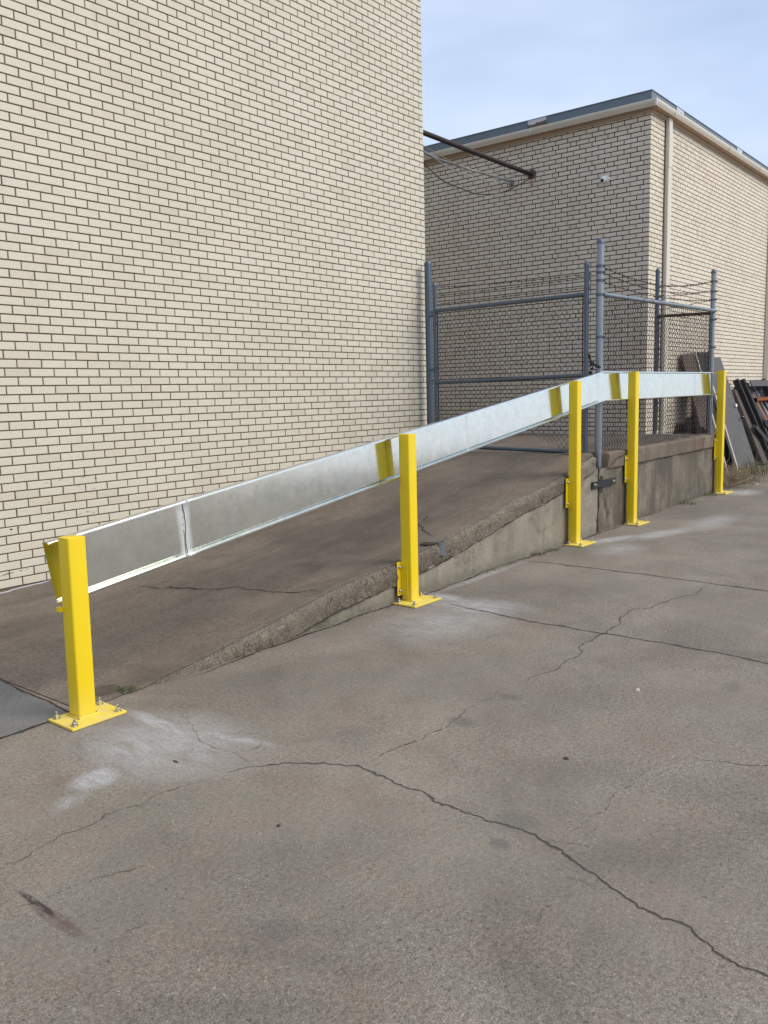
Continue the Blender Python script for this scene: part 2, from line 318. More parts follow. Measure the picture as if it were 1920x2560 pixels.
# ------------------------------------------------------------------ ground
def YF(X): return 3.434+.0231*(X-1.975)           # front line of the posts
def YW(X): return YF(X)+.102                      # face of the dock wall
def wiggle(pts, amp, n=6):
    pts = [Vector(p) for p in pts]
    for it in range(n):
        q = [pts[0]]
        for a, b in zip(pts, pts[1:]):
            l = (b-a).length
            if l > .012:
                m_ = (a+b)/2; d = (b-a).normalized(); nrm = V(-d.y, d.x, 0) if abs(d.z) < .9 else V(1, 0, 0)
                q.append(m_+nrm*random.uniform(-1, 1)*amp*l)
            q.append(b)
        pts = q
    return pts
def ribbon(mb, pts, w0, zf=None, mi=0, up=V(0, 0, 1), amp=.10, gaps=.0, taper=True, halo=None):
    pts = wiggle(pts, amp*1.5); n = len(pts); last = None; lh = None
    for i, p in enumerate(pts):
        d = (pts[min(i+1, n-1)]-pts[max(i-1, 0)]).normalized(); s = up.cross(d).normalized()
        tt = i/(n-1); w = w0*(.25+1.2*abs(noise.noise(V(p.x*9, p.y*9, p.z*9+3.3)))+.9*max(0, noise.noise(V(p.x*33, p.y*33, 7)))+.25*random.random())
        if taper: w *= min(1, 6*tt+.15, 6*(1-tt)+.15)
        q = Vector(p)
        if zf: q.z = zf(q.x, q.y)
        cur = (q-s*w/2, q+s*w/2)
        if last and not (gaps and random.random() < gaps): mb.poly([last[0], last[1], cur[1], cur[0]], mi)
        last = cur
        if halo is not None:
            a_ = w*(.8+1.3*random.random()); b_ = w*(.8+1.3*random.random()); k = V(0, 0, -.0008); ch = (q-s*a_+k, q+s*b_+k)
            if lh: mb.poly([lh[0], lh[1], ch[1], ch[0]], halo)
            lh = ch
g = MB(); g.poly([(-40, -70, 0), (90, -70, 0), (90, 60, 0), (-40, 60, 0)])
E2 = lambda L_: [(a, b, 0) for a, b in L_]
zg = lambda x, y: .002
main = [(1.105,2.549),(1.149,2.546),(1.235,2.521),(1.356,2.563),(1.448,2.543),(1.533,2.563),(1.622,2.541),(1.742,2.542),(1.851,2.519),(1.942,2.494),(2.003,2.485),(2.089,2.447),(2.187,2.366),(2.308,2.228),(2.369,2.097),(2.357,2.027),(2.355,1.958),(2.332,1.828),(2.324,1.716),(2.31,1.576),(2.299,1.455),(2.322,1.334),(2.297,1.243),(2.282,1.169),(2.248,1.104),(2.216,1.02),(2.181,.946),(2.162,.895),(2.136,.857),(2.129,.788),(2.137,.709),(2.1,.653),(2.065,.601),(2.056,.547),(2.059,.494),(2.05,.438),(2.0,.1),(2.05,-.4)]
ribbon(g, E2([(.5,2.6),(.9,2.56)]+main[:11]), .0036*.7, zg, 1, gaps=.08)
ribbon(g, E2(main[10:]), .0056*.72, zg, 1, halo=2)
ribbon(g, E2([(4.70,3.30),(4.676,3.17),(4.64,2.872),(4.595,2.604),(4.613,2.339),(4.604,2.1),(4.614,1.882),(4.605,1.609),(4.604,1.358),(4.568,1.16),(4.543,1.051),(4.55,.3),(4.5,-2)]), .0125*.72, zg, 1, halo=2, amp=.05)
ribbon(g, E2([(6.289,3.62),(6.289,3.172),(6.295,2.769),(6.277,2.295),(6.246,1.94),(6.232,1.601),(6.231,1.388),(6.2,0),(6.2,-3)]), .0145*.72, zg, 1, halo=2, amp=.03)
ribbon(g, E2([(6.223,2.016),(6.015,1.997),(5.784,2.03),(5.508,2.089),(5.319,2.094),(5.199,2.187),(4.993,2.161),(4.809,2.096),(4.595,2.096),(4.43,2.085),(4.287,2.094),(4.151,2.027),(3.977,2.03),(3.764,2.038),(3.552,2.066)]), .010*.7, zg, 1, gaps=.06)
ribbon(g, E2([(3.463,2.132),(3.326,2.074),(3.155,2.081),(3.018,2.053),(2.9,2.035),(2.76,2.057),(2.596,2.08),(2.518,2.091),(2.37,2.11)]), .005*.7, zg, 1, gaps=.25)
ribbon(g, E2([(3.35,.2),(3.32,.6),(3.299,.823),(3.249,.893),(3.218,1.005),(3.198,1.079),(3.145,1.142)]), .006*.7, zg, 1, gaps=.08)
ribbon(g, E2([(3.145,1.142),(3.044,1.168),(2.913,1.178),(2.821,1.176),(2.698,1.192),(2.532,1.193),(2.401,1.188)]), .0035*.7, zg, 1, gaps=.25)
ribbon(g, E2([(2.302,1.237),(2.329,1.177),(2.351,1.123),(2.371,1.061)]), .0025*.7, zg, 1, gaps=.2)
ribbon(g, E2([(2.133,1.1),(2.164,1.048),(2.152,.976)]), .002*.7, zg, 1, gaps=.3)
ribbon(g, E2([(2.025,1.088),(1.958,1.066),(1.908,1.046),(1.828,1.037),(1.757,1.037)]), .002*.7, zg, 1, gaps=.3)
ribbon(g, E2([(2.292,3.172),(2.249,3.002),(2.205,2.9),(2.166,2.833),(2.148,2.742),(2.151,2.648),(2.143,2.508),(2.12,2.43)]), .003*.7, zg, 1, gaps=.15)
ribbon(g, E2([(1.025,2.3),(1.098,2.267),(1.179,2.255),(1.28,2.232),(1.378,2.184),(1.451,2.141)]), .0028*.7, zg, 1, gaps=.35)
ribbon(g, E2([(1.365,1.839),(1.419,1.803),(1.493,1.788),(1.533,1.783)]), .002*.7, zg, 1, gaps=.3)
ribbon(g, E2([(1.125,1.929),(1.191,1.931),(1.264,1.928)]), .002*.7, zg, 1, gaps=.4)
ribbon(g, E2([(9.9,3.68),(9.9,3.0),(9.86,2.2),(9.9,1.2)]), .015*.7, zg, 1, gaps=.2)
ribbon(g, E2([(12.0,3.2),(12.1,2.4),(12.0,1.5)]), .03*.7, zg, 1, gaps=.2)
ribbon(g, E2([(8.2,2.9),(8.5,2.4),(8.45,2.0),(8.8,1.6)]), .012*.7, zg, 1, gaps=.3)
ribbon(g, E2([(2.6,3.515),(3.0,3.53),(3.4,3.545),(3.9,3.56),(4.4,3.575),(5.2,YW(5.2)-.012),(6.4,YW(6.4)-.012),(7.9,YW(7.9)-.012),(9.6,YW(9.6)-.012),(11.7,YW(11.7)-.012)]), .030*.7, zg, 1, gaps=.08, amp=.03)
ground = struct(g.build('ground', [M['yard'], M['crack'], M['crumb']], fix=False))
g = MB(); g.poly([(-6, 3.545, .004), (1.995, 3.545, .004), (2.02, 3.95, .004), (2.04, 6.37, .004), (-6, 6.37, .004)])
ribbon(g, E2([(-6, 3.54), (0, 3.54), (1.0, 3.535), (1.65, 3.54), (1.99, 3.545)]), .014, lambda x, y: .006, 1, amp=.02, taper=False)
ribbon(g, E2([(1.995, 3.54), (2.015, 3.92), (2.034, 4.31), (2.045, 5.2), (2.05, 6.36)]), .013, lambda x, y: .006, 1, amp=.02, taper=False)
pad = struct(g.build('pavement', [M['pad'], M['crack']], fix=False))

# ------------------------------------------------------------------ ramp and dock
EX = [2.3, 2.42, 2.56, 2.74, 3.14, 3.6, 3.94, 4.6, 5.2, 5.7, 6.15, 6.63, 7.2, 7.79, 7.95]
EZ = [.0, .006, .032, .052, .102, .175, .232, .282, .350, .432, .513, .574, .655, .778, .800]
def ze(X): return float(np.interp(X, EX, EZ))
def zw(X): return float(np.interp(X, [3.35, 8.1], [0, .77]))
def rz(X, Y): t_ = min(1, max(0, (Y-3.6)/2.77)); return ze(X)*(1-t_)+zw(X)*t_
ramp_t = thing('concrete_ramp', (5, 5, 0), 'brown concrete ramp with a broken aggregate edge climbing beside the tall brick wall', 'ramp')
g = MB()
xs = [2.045]+[2.1+.06*i for i in range(int((7.83-2.1)/.06)+1)]+[7.85]
ys_n = 24
grid = []
for X in xs:
    row = []
    e = YW(X)+.02
    jag = .020*noise.noise(V(X*2.3, 0, 0))+.016*noise.noise(V(X*9, 3, 0))+.010*noise.noise(V(X*31, 7, 0))
    for k in range(ys_n+1):
        tt = (k/ys_n)**1.6; Y = e+jag*(1-tt)**6+(6.375-e)*tt
        z = rz(X, Y)+.004*noise.noise(V(X*1.3, Y*1.3, 5))
        kz = min(1, max(0, (X-6.7)/1.15)); kz = kz*kz*(3-2*kz); z += (float(np.interp(Y, [3.7, 5.4, 12], [.800, .742, .735]))-.001-rz(7.85, Y))*kz
        z = max(z, .0045)
        row.append(V(X, Y, z))
    grid.append(row)
vs = [p for r in grid for p in r]; n = ys_n+1
g.mesh(vs, [(i*n+k, (i+1)*n+k, (i+1)*n+k+1, i*n+k+1) for i in range(len(xs)-1) for k in range(n-1)])
rc = [(3.564,5.361),(3.572,5.056),(3.619,4.841),(3.655,4.542),(3.72,4.425),(3.741,4.171),(3.741,3.942),(3.773,3.805),(3.834,3.72),(3.81,3.62)]
zr = lambda x, y: rz(x, y)+.0045
ribbon(g, E2(rc), .011, zr, 1)
for pl in ([(5.494,4.12),(5.415,4.025),(5.3,3.9),(5.225,3.80)], [(5.7,4.2),(5.56,4.12)]): ribbon(g, E2(pl), .010, zr, 1)
ribbon(g, E2([(6.089,4.352),(6.342,4.385),(6.618,4.443),(6.905,4.399),(7.089,4.333),(7.171,4.235)]), .012, zr, 2, gaps=.35)
g.build('slab', [M['ramp'], M['crack'], M['wallc']], ramp_t, smooth=40)
# broken edge strip
g = MB(); xs2 = [2.40+.018*i for i in range(int((7.84-2.40)/.018)+1)]; prof = [(.06, -.002, 0), (.045, .0, .3), (.02, -.006, .8), (.0, -.028, 1), (-.004, -.055, 1), (-.002, -.085, 1), (.0, -.115, 1), (.004, -.150, .8), (.035, -.152, 0)]
G = []
for X in xs2:
    row = []; e = YW(X); z0 = ze(X)+.001
    jag = .020*noise.noise(V(X*2.3, 0, 0))+.016*noise.noise(V(X*9, 3, 0))+.010*noise.noise(V(X*31, 7, 0))
    wear = .020*max(0, noise.noise(V(X*1.9, 11, 0)))+.012*abs(noise.noise(V(X*7, 21, 0)))
    for dy, dz, k in prof:
        if dz < -.01 and dz > -.14: dz -= wear*(1 if dz > -.06 else .3)
        dn = k*(.013*noise.noise(V(X*26, dy*60, dz*26))+.009*noise.noise(V(X*70, dy*90, dz*70)))
        z = z0+dz+k*.004*noise.noise(V(X*40, dz*40, 8))
        row.append(V(X, e+jag*(1 if dy < .03 else .3)+dy+dn, max(z, -.01)))
    G.append(row)
n = len(prof)
g.mesh([p for r in G for p in r], [(i*n+k, (i+1)*n+k, (i+1)*n+k+1, i*n+k+1) for i in range(len(xs2)-1) for k in range(n-1)])
ribbon(g, [(3.812, YW(3.81)-.022, ze(3.81)-.01), (3.78, YW(3.8)-.024, ze(3.8)-.07), (3.81, YW(3.8)-.018, ze(3.8)-.15)], .012, None, 1, up=V(0, -1, 0))
g.build('broken_edge', [M['edge'], M['crack']], ramp_t, smooth=50)
# retaining wall below the ramp slab
g = MB(); prv = None
for i in range(60):
    X = 3.1+(7.925-3.1)*i/59; y = YW(X)+.014+.006*noise.noise(V(X*1.5, 4, 4))
    top = max(ze(X)-.145+.004*noise.noise(V(X*9, 1, 1)), -.01)
    cur = [V(X, y, -.02), V(X, y, top), V(X, y+.25, top), V(X, y+.25, -.02)]
    if prv: g.poly([prv[0], cur[0], cur[1], prv[1]]); g.poly([prv[1], cur[1], cur[2], prv[2]])
    else: g.poly(cur)
    prv = cur
g.poly(prv[::-1])
ribbon(g, [(X, YW(X)+.004, ze(X)-.150) for X in [3.3+.3*i for i in range(16)]], .016, None, 1, up=V(0, -1, 0), amp=.03, taper=False)  # dark crack line under the slab, with the overhang's shadow painted in
g.build('retaining_wall', [M['wallc'], M['crack']], ramp_t)

dock_t = thing('loading_dock', (10, 5, 0), 'raised concrete landing with rust stained lip and water stained wall behind the last posts', 'loading dock')
def lz(Y): return float(np.interp(Y, [3.7, 5.4, 12], [.800, .742, .735]))
g = MB(); xs3 = [7.86+.03*i for i in range(int((11.85-7.86)/.03)+1)]+[11.86]
pr3 = [(.25, 0, 0), (.06, 0, .3), (.015, -.003, 1), (.0, -.018, 1), (.0, -.06, .8), (.0, -.11, .6), (.002, -.165, .5), (.03, -.168, 0)]
G = []
for X in xs3:
    row = []; e = YW(X)-.004+.14*max(0, min(1, (8.16-X)/.05)); brk = max(0, 1-abs(X-8.15)/.32)
    for dy, dz, k in pr3:
        dn = k*((.003+.02*brk)*noise.noise(V(X*14, dy*40, dz*14+2))+.002*noise.noise(V(X*60, 0, dz*60)))
        if dy < .1: dn += brk*.02*abs(noise.noise(V(X*8, dz*12, 3)))
        row.append(V(X, e+dy+dn, .800+dz-brk*.02*(k > .2)*abs(noise.noise(V(X*11, 2, 2)))-(.02*(X-8) if dz < -.1 else 0)*-.012))
    G.append(row)
n = len(pr3)
g.mesh([p for r in G for p in r], [(i*n+k, (i+1)*n+k, (i+1)*n+k+1, i*n+k+1) for i in range(len(xs3)-1) for k in range(n-1)], 1)
ribbon(g, [(11.25, YW(11.25)-.009, .795), (11.22, YW(11.2)-.009, .74), (11.2, YW(11.2)-.009, .70), (11.16, YW(11.2)-.009, .64)], .012, None, 2, up=V(0, -1, 0), gaps=.2)
ribbon(g, [(8.02, YW(8)-.022, .63), (8.2, YW(8.2)-.020, .68), (8.35, YW(8.3)-.016, .735), (8.6, YW(8.6)-.010, .775)], .014, None, 2, up=V(0, -1, 0))
ys = [YW(9)+.2, 4.2, 4.8, 5.4, 6.4, 8, 12]
for a, b in zip(ys, ys[1:]):
    def xr(Y): return 11.86+.54*max(0, min(1, (Y-3.76)/1.26)) if Y < 5.0 else 12.40
    y0 = a
    g.poly([(7.84, a, lz(a)-.001), (xr(a), a, lz(a)-.001), (xr(b), b, lz(b)-.001), (7.84, b, lz(b)-.001)], 0)
g.poly([(11.86, YW(11.86), .80), (11.86, YW(11.86), .64), (12.40, 5.0, .60), (12.40, 5.0, .74)], 1)
g.poly([(11.86, YW(11.86)+.01, .797), (12.42, 5.03, .741), (11.89, YW(11.86)+.21, .794)], 0)
slab = g.build('slab', [M['ramp'], M['lip'], M['crack']], dock_t, smooth=40)
g = MB()
pts = [(7.95, YW(7.95)+.014), (9.8, YW(9.8)+.018), (11.84, YW(11.84)+.014), (12.38, 5.0), (12.38, 5.3), (7.95, 5.3)]
for (a, b), (c_, d) in zip(pts, pts[1:]): g.poly([(a, b, -.02), (c_, d, -.02), (c_, d, .645), (a, b, .645)])
g.poly([(pts[-1][0], pts[-1][1], -.02), (pts[0][0], pts[0][1], -.02), (pts[0][0], pts[0][1], .645), (pts[-1][0], pts[-1][1], .645)])
yy = YW(8)+.008
ribbon(g, [(X, YW(X)-.002, .632-.004*math.sin(X*5)) for X in [8.25+.3*i for i in range(13)]], .014, None, 1, up=V(0, -1, 0), amp=.04, taper=False)  # crack line below the lip, doubling as the lip's painted shadow
for poly_ in ([(7.965, .405), (8.035, .40), (8.04, .57), (7.97, .575)],): g.poly([(a, yy, z) for a, z in poly_], 1)  # flat dark patch painted for the shade inside a wall cavity
ribbon(g, [(7.97, yy, .40), (7.955, yy, .28), (7.93, yy, .18), (7.915, yy, .06), (7.91, yy, 0)], .022, None, 1, up=V(0, -1, 0), taper=False)
ribbon(g, [(8.0, yy, .40), (8.10, yy, .33), (8.12, yy, .22), (8.2, yy, .16)], .014, None, 1, up=V(0, -1, 0))
ribbon(g, [(8.14, yy, .30), (8.19, yy, .18), (8.13, yy, .08)], .008, None, 1, up=V(0, -1, 0))
ribbon(g, [(7.945, yy, .40), (7.94, yy, .55), (7.95, yy, .66)], .020, None, 1, up=V(0, -1, 0), taper=False)
g.build('retaining_wall', [M['wallc2'], M['crack']], dock_t)

# flat steel strap, sleeve stub, plugged hole
st = thing('steel_strap', (8.03, 3.65, .49), 'short dark steel strap bolted across the vertical joint of the dock wall', 'strap')
g = MB(); y = YW(8.03)+.0; g.hexa([V(7.765, y-.010, .462), V(8.303, y-.010, .462), V(8.303, y, .462), V(7.765, y, .462), V(7.765, y-.010, .530), V(8.303, y-.010, .530), V(8.303, y, .530), V(7.765, y, .530)])
g.build('bar', M['steel'], st)
for bx in (7.82, 8.255):
    b_ = MB(); b_.lathe((bx, y-.010, .496), [(.020, 0), (.020, .003), (.012, .004), (.012, .013), (.006, .014), (.006, .024)], 6, 0, (0, -1, 0)); b_.build('bolt', M['bolt'], st)
sl = thing('pipe_sleeve', (5.09, 3.62, .3), 'cut galvanised pipe sleeve set in the broken ramp edge right of the second yellow post', 'pipe')
g = MB(); c0 = V(5.085, YW(5.085)+.012, 0)
g.lathe((c0.x, c0.y, .245), [(.033, 0), (.033, .098), (.029, .099), (.029, .05)], 16); g.build('tube', M['pipe2'], sl, smooth=40)
g = MB(); g.lathe((5.03, YW(5.03)+.085, rz(5.03, 3.68)+.001), [(.055, 0), (.062, .004), (.04, .005)], 14); g.build('broken_rim', M['crack'], sl)
pt = thing('plugged_post_hole', (2.26, 3.66, 0), 'round dirt filled post hole in the concrete behind the nearest yellow post', 'hole')
g = MB(); g.lathe((2.27, 3.70, 0), [(.085, 0), (.075, .009), (.068, .006), (.0, .006)], 20); g.build('dirt_plug', M['dirt'], pt)

# ------------------------------------------------------------------ brick walls
B = .2032; Hc = .0678; MJ = .010; WEAR = 1
FLEM = {2, 8, 14, 20, 26, 33, 40, 47, 54, 60}
def bricks(mb, frame, u0, u1, rows, MJ=.010):
    """frame(u, z, d) -> point, d = depth behind the face"""
    for zt, joints in rows:
        js = [u0]+[j for j in joints if u0+.03 < j < u1-.03]+[u1]
        for a, b in zip(js, js[1:]):
            a2 = a+(MJ/2 if a > u0 else 0); b2 = b-(MJ/2 if b < u1 else 0)
            wz = random.uniform(-.0008, .0008); wu = random.uniform(-.0012, .0012); wd = random.uniform(-.0008, .0012)
            z1 = zt-MJ/2+wz; z0 = zt-Hc+MJ/2+wz; c_ = .0022
            if a > u0: a2 += wu
            if b < u1: b2 += wu
            P_ = [(a2, z0, .014), (b2, z0, .014), (b2, z1, .014), (a2, z1, .014),
                  (a2, z0, .002+wd), (b2, z0, .002+wd), (b2, z1, .002+wd), (a2, z1, .002+wd),
                  (a2+c_, z0+c_, wd), (b2-c_, z0+c_, wd), (b2-c_, z1-c_, wd), (a2+c_, z1-c_, wd)]
            mb.mesh([frame(*p) for p in P_], [(0,1,5,4),(1,2,6,5),(2,3,7,6),(3,0,4,7),(4,5,9,8),(5,6,10,9),(6,7,11,10),(7,4,8,11),(8,9,10,11)])
# tall building on the left
LD = 6.3713; XE = 8.722; X0 = 3.2559; ZT = 4.6037+H
tall = thing('brick_building', (4, 9, 0), 'tall cream brick building whose long blank wall fills the left side', 'building')
g = MB(); rows = []
k = 90
for k in range(-26, 92):
    off = 0 if k % 2 == 0 else B/2
    rows.append((ZT-k*Hc, [X0+off+i*B for i in range(-45, 40)]))
# rows are numbered from the top mortar line
bricks(g, lambda u, z, d: (u, LD+d, z), -5.0, XE, [r for r in rows if r[0] > .02])
rows2 = [(zt, [LD+(.092 if i % 2 else .195)+j*B for j in range(60)]) for i, (zt, _) in enumerate(rows)]
bricks(g, lambda u, z, d: (XE-d, u, z), LD+.004, 16, [r for r in rows2 if r[0] > .02])
tall_w = g.build('wall', M['brick'], tall)
g = MB(); zt_ = ZT+26*Hc
g.box((-5.0, LD+.008, -.02), (XE-.008, 16, zt_-.03))
crk = lambda L_: [(a, LD-.001, z+H) for a, z in L_]
ribbon(g, crk([(3.079,-1.327),(3.141,-1.316),(3.188,-1.314),(3.236,-1.31),(3.284,-1.307),(3.316,-1.304)]), .006, None, 1, up=V(0, -1, 0))
ribbon(g, crk([(3.242,-.972),(3.265,-.967),(3.346,-.955),(3.387,-.948)]), .005, None, 1, up=V(0, -1, 0), gaps=.2)
g.poly([(3.185, LD-.001, .472), (3.205, LD-.001, .468), (3.212, LD-.001, .478), (3.195, LD-.001, .482)], 1)
random.seed(5)
for i in range(16):      # small scrapes above the rail
    x = random.uniform(3.5, 3.95); z = random.uniform(-.98, -.60)+H
    g.poly([(x, LD-.001, z), (x+.03, LD-.001, z+.006), (x+.031, LD-.001, z+.009), (x, LD-.001, z+.002)], 1)
g.build('mortar_core', [M['mortar'], M['black']], tall)
g = MB(); g.box((-5.05, LD-.04, zt_-.03), (XE+.04, 16.05, zt_+.05)); g.build('coping', M['fascia'], tall)

# building at the back, reached across the yard
XC, YC = 12.428, 5.02; ZB = 3.8848+H
back = thing('brick_building', (16, 9, 0), 'lower cream brick building with slate fascia and cream gutter behind the fenced landing', 'building')
WT = 3.963+H
def front_row(m_):
    if m_ in FLEM:
        seq = ([.75, 1, 1] if m_ not in (33, 47, 54, 60) else [.5, 1])+[.5, 1]*40
    else: seq = ([.5] if m_ % 2 else [1])+[1]*60
    out_, s_ = [], 0
    for q in seq: s_ += q*B; out_.append(YC+s_)
    return out_
def side_row(m_):
    if m_ in FLEM: seq = ([.5, .75, 1] if m_ % 2 == 0 else [.75, 1, 1])+[.5, 1]*70
    else: seq = ([1] if m_ % 2 else [.5])+[1]*120
    out_, s_ = [], 0
    for q in seq: s_ += q*B; out_.append(XC+s_)
    return out_
g = MB(); fr = []; sr = []
for m_ in range(-1, 79):
    zt = ZB-(m_-0)*Hc+0.0
    # m counts mortar lines from the top: line 1 lies one course below ZB
    if zt > WT+.03: continue
    fr.append((zt, front_row(m_))); sr.append((zt, side_row(m_)))
bricks(g, lambda u, z, d: (XC+d, u, z), YC, 12.5, [r for r in fr if r[0] > .05], .0125)
bricks(g, lambda u, z, d: (u, YC+d, z), XC+.003, 30, [r for r in sr if r[0] > .05], .0100)
g.build('wall', M['brick2'], back)
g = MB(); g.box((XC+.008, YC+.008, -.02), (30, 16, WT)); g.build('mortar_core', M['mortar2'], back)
def around(o): return [(XC-o, 16), (XC-o, YC-o), (30, YC-o)]
def mould(mb, prof, mi=0):
    mb.sweep([[V(x, y, z) for x, y in around(o)] for o, z in prof], True, mi)
g = MB(); mould(g, [(-.02, 5.36), (.028, 5.36), (.028, 5.405), (.12, 5.405), (.12, 5.41), (-.02, 5.41)]); g.build('trim_board', M['trim'], back)
g = MB(); mould(g, [(.004, 5.412), (.085, 5.412), (.092, 5.43), (.112, 5.46), (.122, 5.485), (.122, 5.508), (.112, 5.508), (.110, 5.49), (.08, 5.44), (.004, 5.43)]); gut = g.build('gutter', M['cream'], back)
g = MB(); g.box((XC-.126, YC-.126, 5.408), (XC-.095, YC-.095, 5.512)); g.build('corner_joint', M['flash'], gut)
for sx_ in (13.05, 15.6, 17.4): 
    g = MB(); g.box((sx_, YC-.126, 5.44), (sx_+.03, YC-.112, 5.511)); g.build('joint_clip', M['cream'], gut)
for sy_ in (6.9, 8.2):
    g = MB(); g.box((XC-.126, sy_, 5.44), (XC-.112, sy_+.03, 5.511)); g.build('joint_clip', M['cream'], gut)
g = MB(); mould(g, [(-.05, 5.41), (.0, 5.41), (.0, 5.660), (.010, 5.662), (.010, 5.672), (-.10, 5.675)]); fas = g.build('fascia', M['fascia'], back)
def patch(axis, a, b):
    random.seed(int(a*10)); g = MB()
    F_c = (lambda u, z, d: (XC-.002-d, u, z)) if axis == 'y' else (lambda u, z, d: (u, YC-.002-d, z))
    g.poly([F_c(a, 5.565, .004), F_c(b, 5.565, .004), F_c(b, 5.668, .004), F_c(a, 5.668, .004)], 0)
    n_ = 14; up_ = [F_c(a+(b-a)*i/n_, 5.585+random.uniform(0, .03)+(.03 if i in (0, n_) else 0), .007) for i in range(n_+1)]
    lo_ = [F_c(a+(b-a)*i/n_, 5.54, .007) for i in range(n_+1)]
    for i in range(n_): g.poly([lo_[i], lo_[i+1], up_[i+1], up_[i]], 1)
    g.build('torn_flashing', [M['flash'], M['tear']], fas)
patch('y', 6.70, 7.03); patch('x', 13.39, 13.70); patch('x', 16.35, 16.66)
g = MB(); g.poly([(XC, YC, 5.668), (30, YC, 5.668), (30, 16, 5.668), (XC, 16, 5.668)]); g.build('roof', M['roof'], back)
def downspout(x, w, d):
    g = MB(); g.box((x, YC-d, .12), (x+w, YC-.004, 5.405)); o = g.build('downspout', M['cream'], back, bevel=.008)
    g = MB(); g.box((x-.006, YC-d-.006, 4.70), (x+w+.006, YC-.002, 4.715)); g.box((x-.004, YC-d-.004, 4.715), (x+w+.004, YC-.003, 5.2)); g.build('joint_sleeve', M['cream'], o)
    return o
downspout(12.968, .135, .065); downspout(18.50, .30, .10)
g = MB(); g.tube([(12.945, YC-.01, .3), (12.94, YC-.01, 2.5), (12.95, YC-.01, 5.36)], .006, 5); g.build('cable_run', M['rust'], back)

# ------------------------------------------------------------------ guardrail
rail = thing('guardrail', (6.8, 3.6, 0), 'galvanised steel channel guardrail on five bright yellow square posts along the ramp edge', 'guardrail')
def rtop(X): return (-.626+.1308*(X-1.94) if X < 8.04 else .172+.002*(X-8.04))+H
def wy(X): return YF(X)+.0885+.059
def beam(name, xa, xb, cut0=0, cut1=0):
    """lipped channel, open side towards the posts"""
    D, hh, lip, r = .050, .300, .013, .006
    sl_ = .1308 if xb < 8.06 else .002; cs = math.cos(math.atan(sl_)); sn = math.sin(math.atan(sl_))
    def arc(cy, cz, a0, a1, r): return [(cy+r*math.cos(math.radians(a0+(a1-a0)*k/4)), cz+r*math.sin(math.radians(a0+(a1-a0)*k/4))) for k in range(5)]
    r = .007
    cl = [(-D, -lip)]+arc(-D+r, -r, 180, 90, r)+[(-D+.016, 0), (-.016, 0)]+arc(-r, -r, 90, 0, r)+[(0, -.018), (0, -hh+.018)]+arc(-r, -hh+r, 0, -90, r)+[(-.016, -hh), (-D+.016, -hh)]+arc(-D+r, -hh+r, -90, -180, r)+[(-D, -hh+lip)]
    th = .0028; inner = []
    for k in range(len(cl)):
        a_, b_ = Vector(cl[max(k-1, 0)]), Vector(cl[min(k+1, len(cl)-1)]); d_ = (b_-a_).normalized(); inner.append((cl[k][0]+d_.y*th, cl[k][1]-d_.x*th))
    prof = cl+inner[::-1]
    n_ = max(2, int((xb-xa)/.15)); P_ = []
    for y, z in prof:
        pth = []
        for i in range(n_+1):
            X = xa+(xb-xa)*i/n_
            # perpendicular cut at free ends, mitre at the kink
            sh = 0
            if i == 0: sh = cut0*z
            if i == n_: sh = cut1*z
            Xs = X-sh
            zz = rtop(X)+z*cs if not sh else rtop(X)-sh*sl_+z*cs
            pth.append(V(Xs, wy(X)+y+(z+.15)*.060+.0015*noise.noise(V(X*1.1, z*3, 0)), zz))
        P_.append(pth)
    g = MB(); g.sweep(P_, True); return g.build(name, M['galv'], rail, smooth=35)
beam('beam', 1.94, 2.728, cut0=.1308); beam('beam', 2.735, 8.04); beam('beam', 8.04, 10.95); beam('beam', 10.956, 11.60)
# lips run past the web to the last post
for zz in (0, -.300):
    g = MB(); x0_, x1_ = 11.602, 11.712; zt = rtop(11.6)+zz
    g.box((x0_, wy(11.6)-.066, zt-(.022 if zz == 0 else .0)), (x1_, wy(11.6)-.058, zt+(0 if zz == 0 else .022))); g.build('lip_end', M['galv'], rail)
# seam weld at first joint and a lifted overlap
g = MB()
pp = wiggle([V(2.732, wy(2.73)+.0045, rtop(2.73)-.012), V(2.745, wy(2.73)-.0025, rtop(2.73)-.15), V(2.742, wy(2.73)-.010, rtop(2.73)-.29)], .05)
g.tube(pp, .0028, 5); g.build('weld_seam', M['steel'], rail)
PX = [1.975, 4.554, 7.193, 8.605, 11.702]; PT = [-.604, -.276, .075, .167, .199]
BR = [None, (-1.161, -1.399), (-.825, -1.10), (-.713, -.998), (-.701, -.990)]
PL = [((-.088, .190), (-.088, .118)), ((-.10, .208), (-.105, .085)), ((-.10, .20), (-.105, .07)), ((-.09, .215), (-.09, .07)), ((-.11, .225), (-.10, .07))]
LEAN = [.012, .0, -.001, -.001, -.004]
def nut(parent, c, ax=(0, 0, 1), s=1.0, stud=.030):
    g = MB(); g.lathe(c, [(.016*s, 0), (.016*s, .003*s)], 16, 0, ax)
    g.lathe(Vector(c)+Vector(ax)*.003*s, [(.0115*s, 0), (.0125*s, .002*s), (.0125*s, .011*s), (.010*s, .013*s)], 6, 0, ax)
    g.lathe(Vector(c)+Vector(ax)*.016*s, [(.0062*s, 0), (.0062*s, stud*s), (.004*s, stud*s+.002)], 8, 0, ax); return g.build('bolt', M['bolt'], parent)
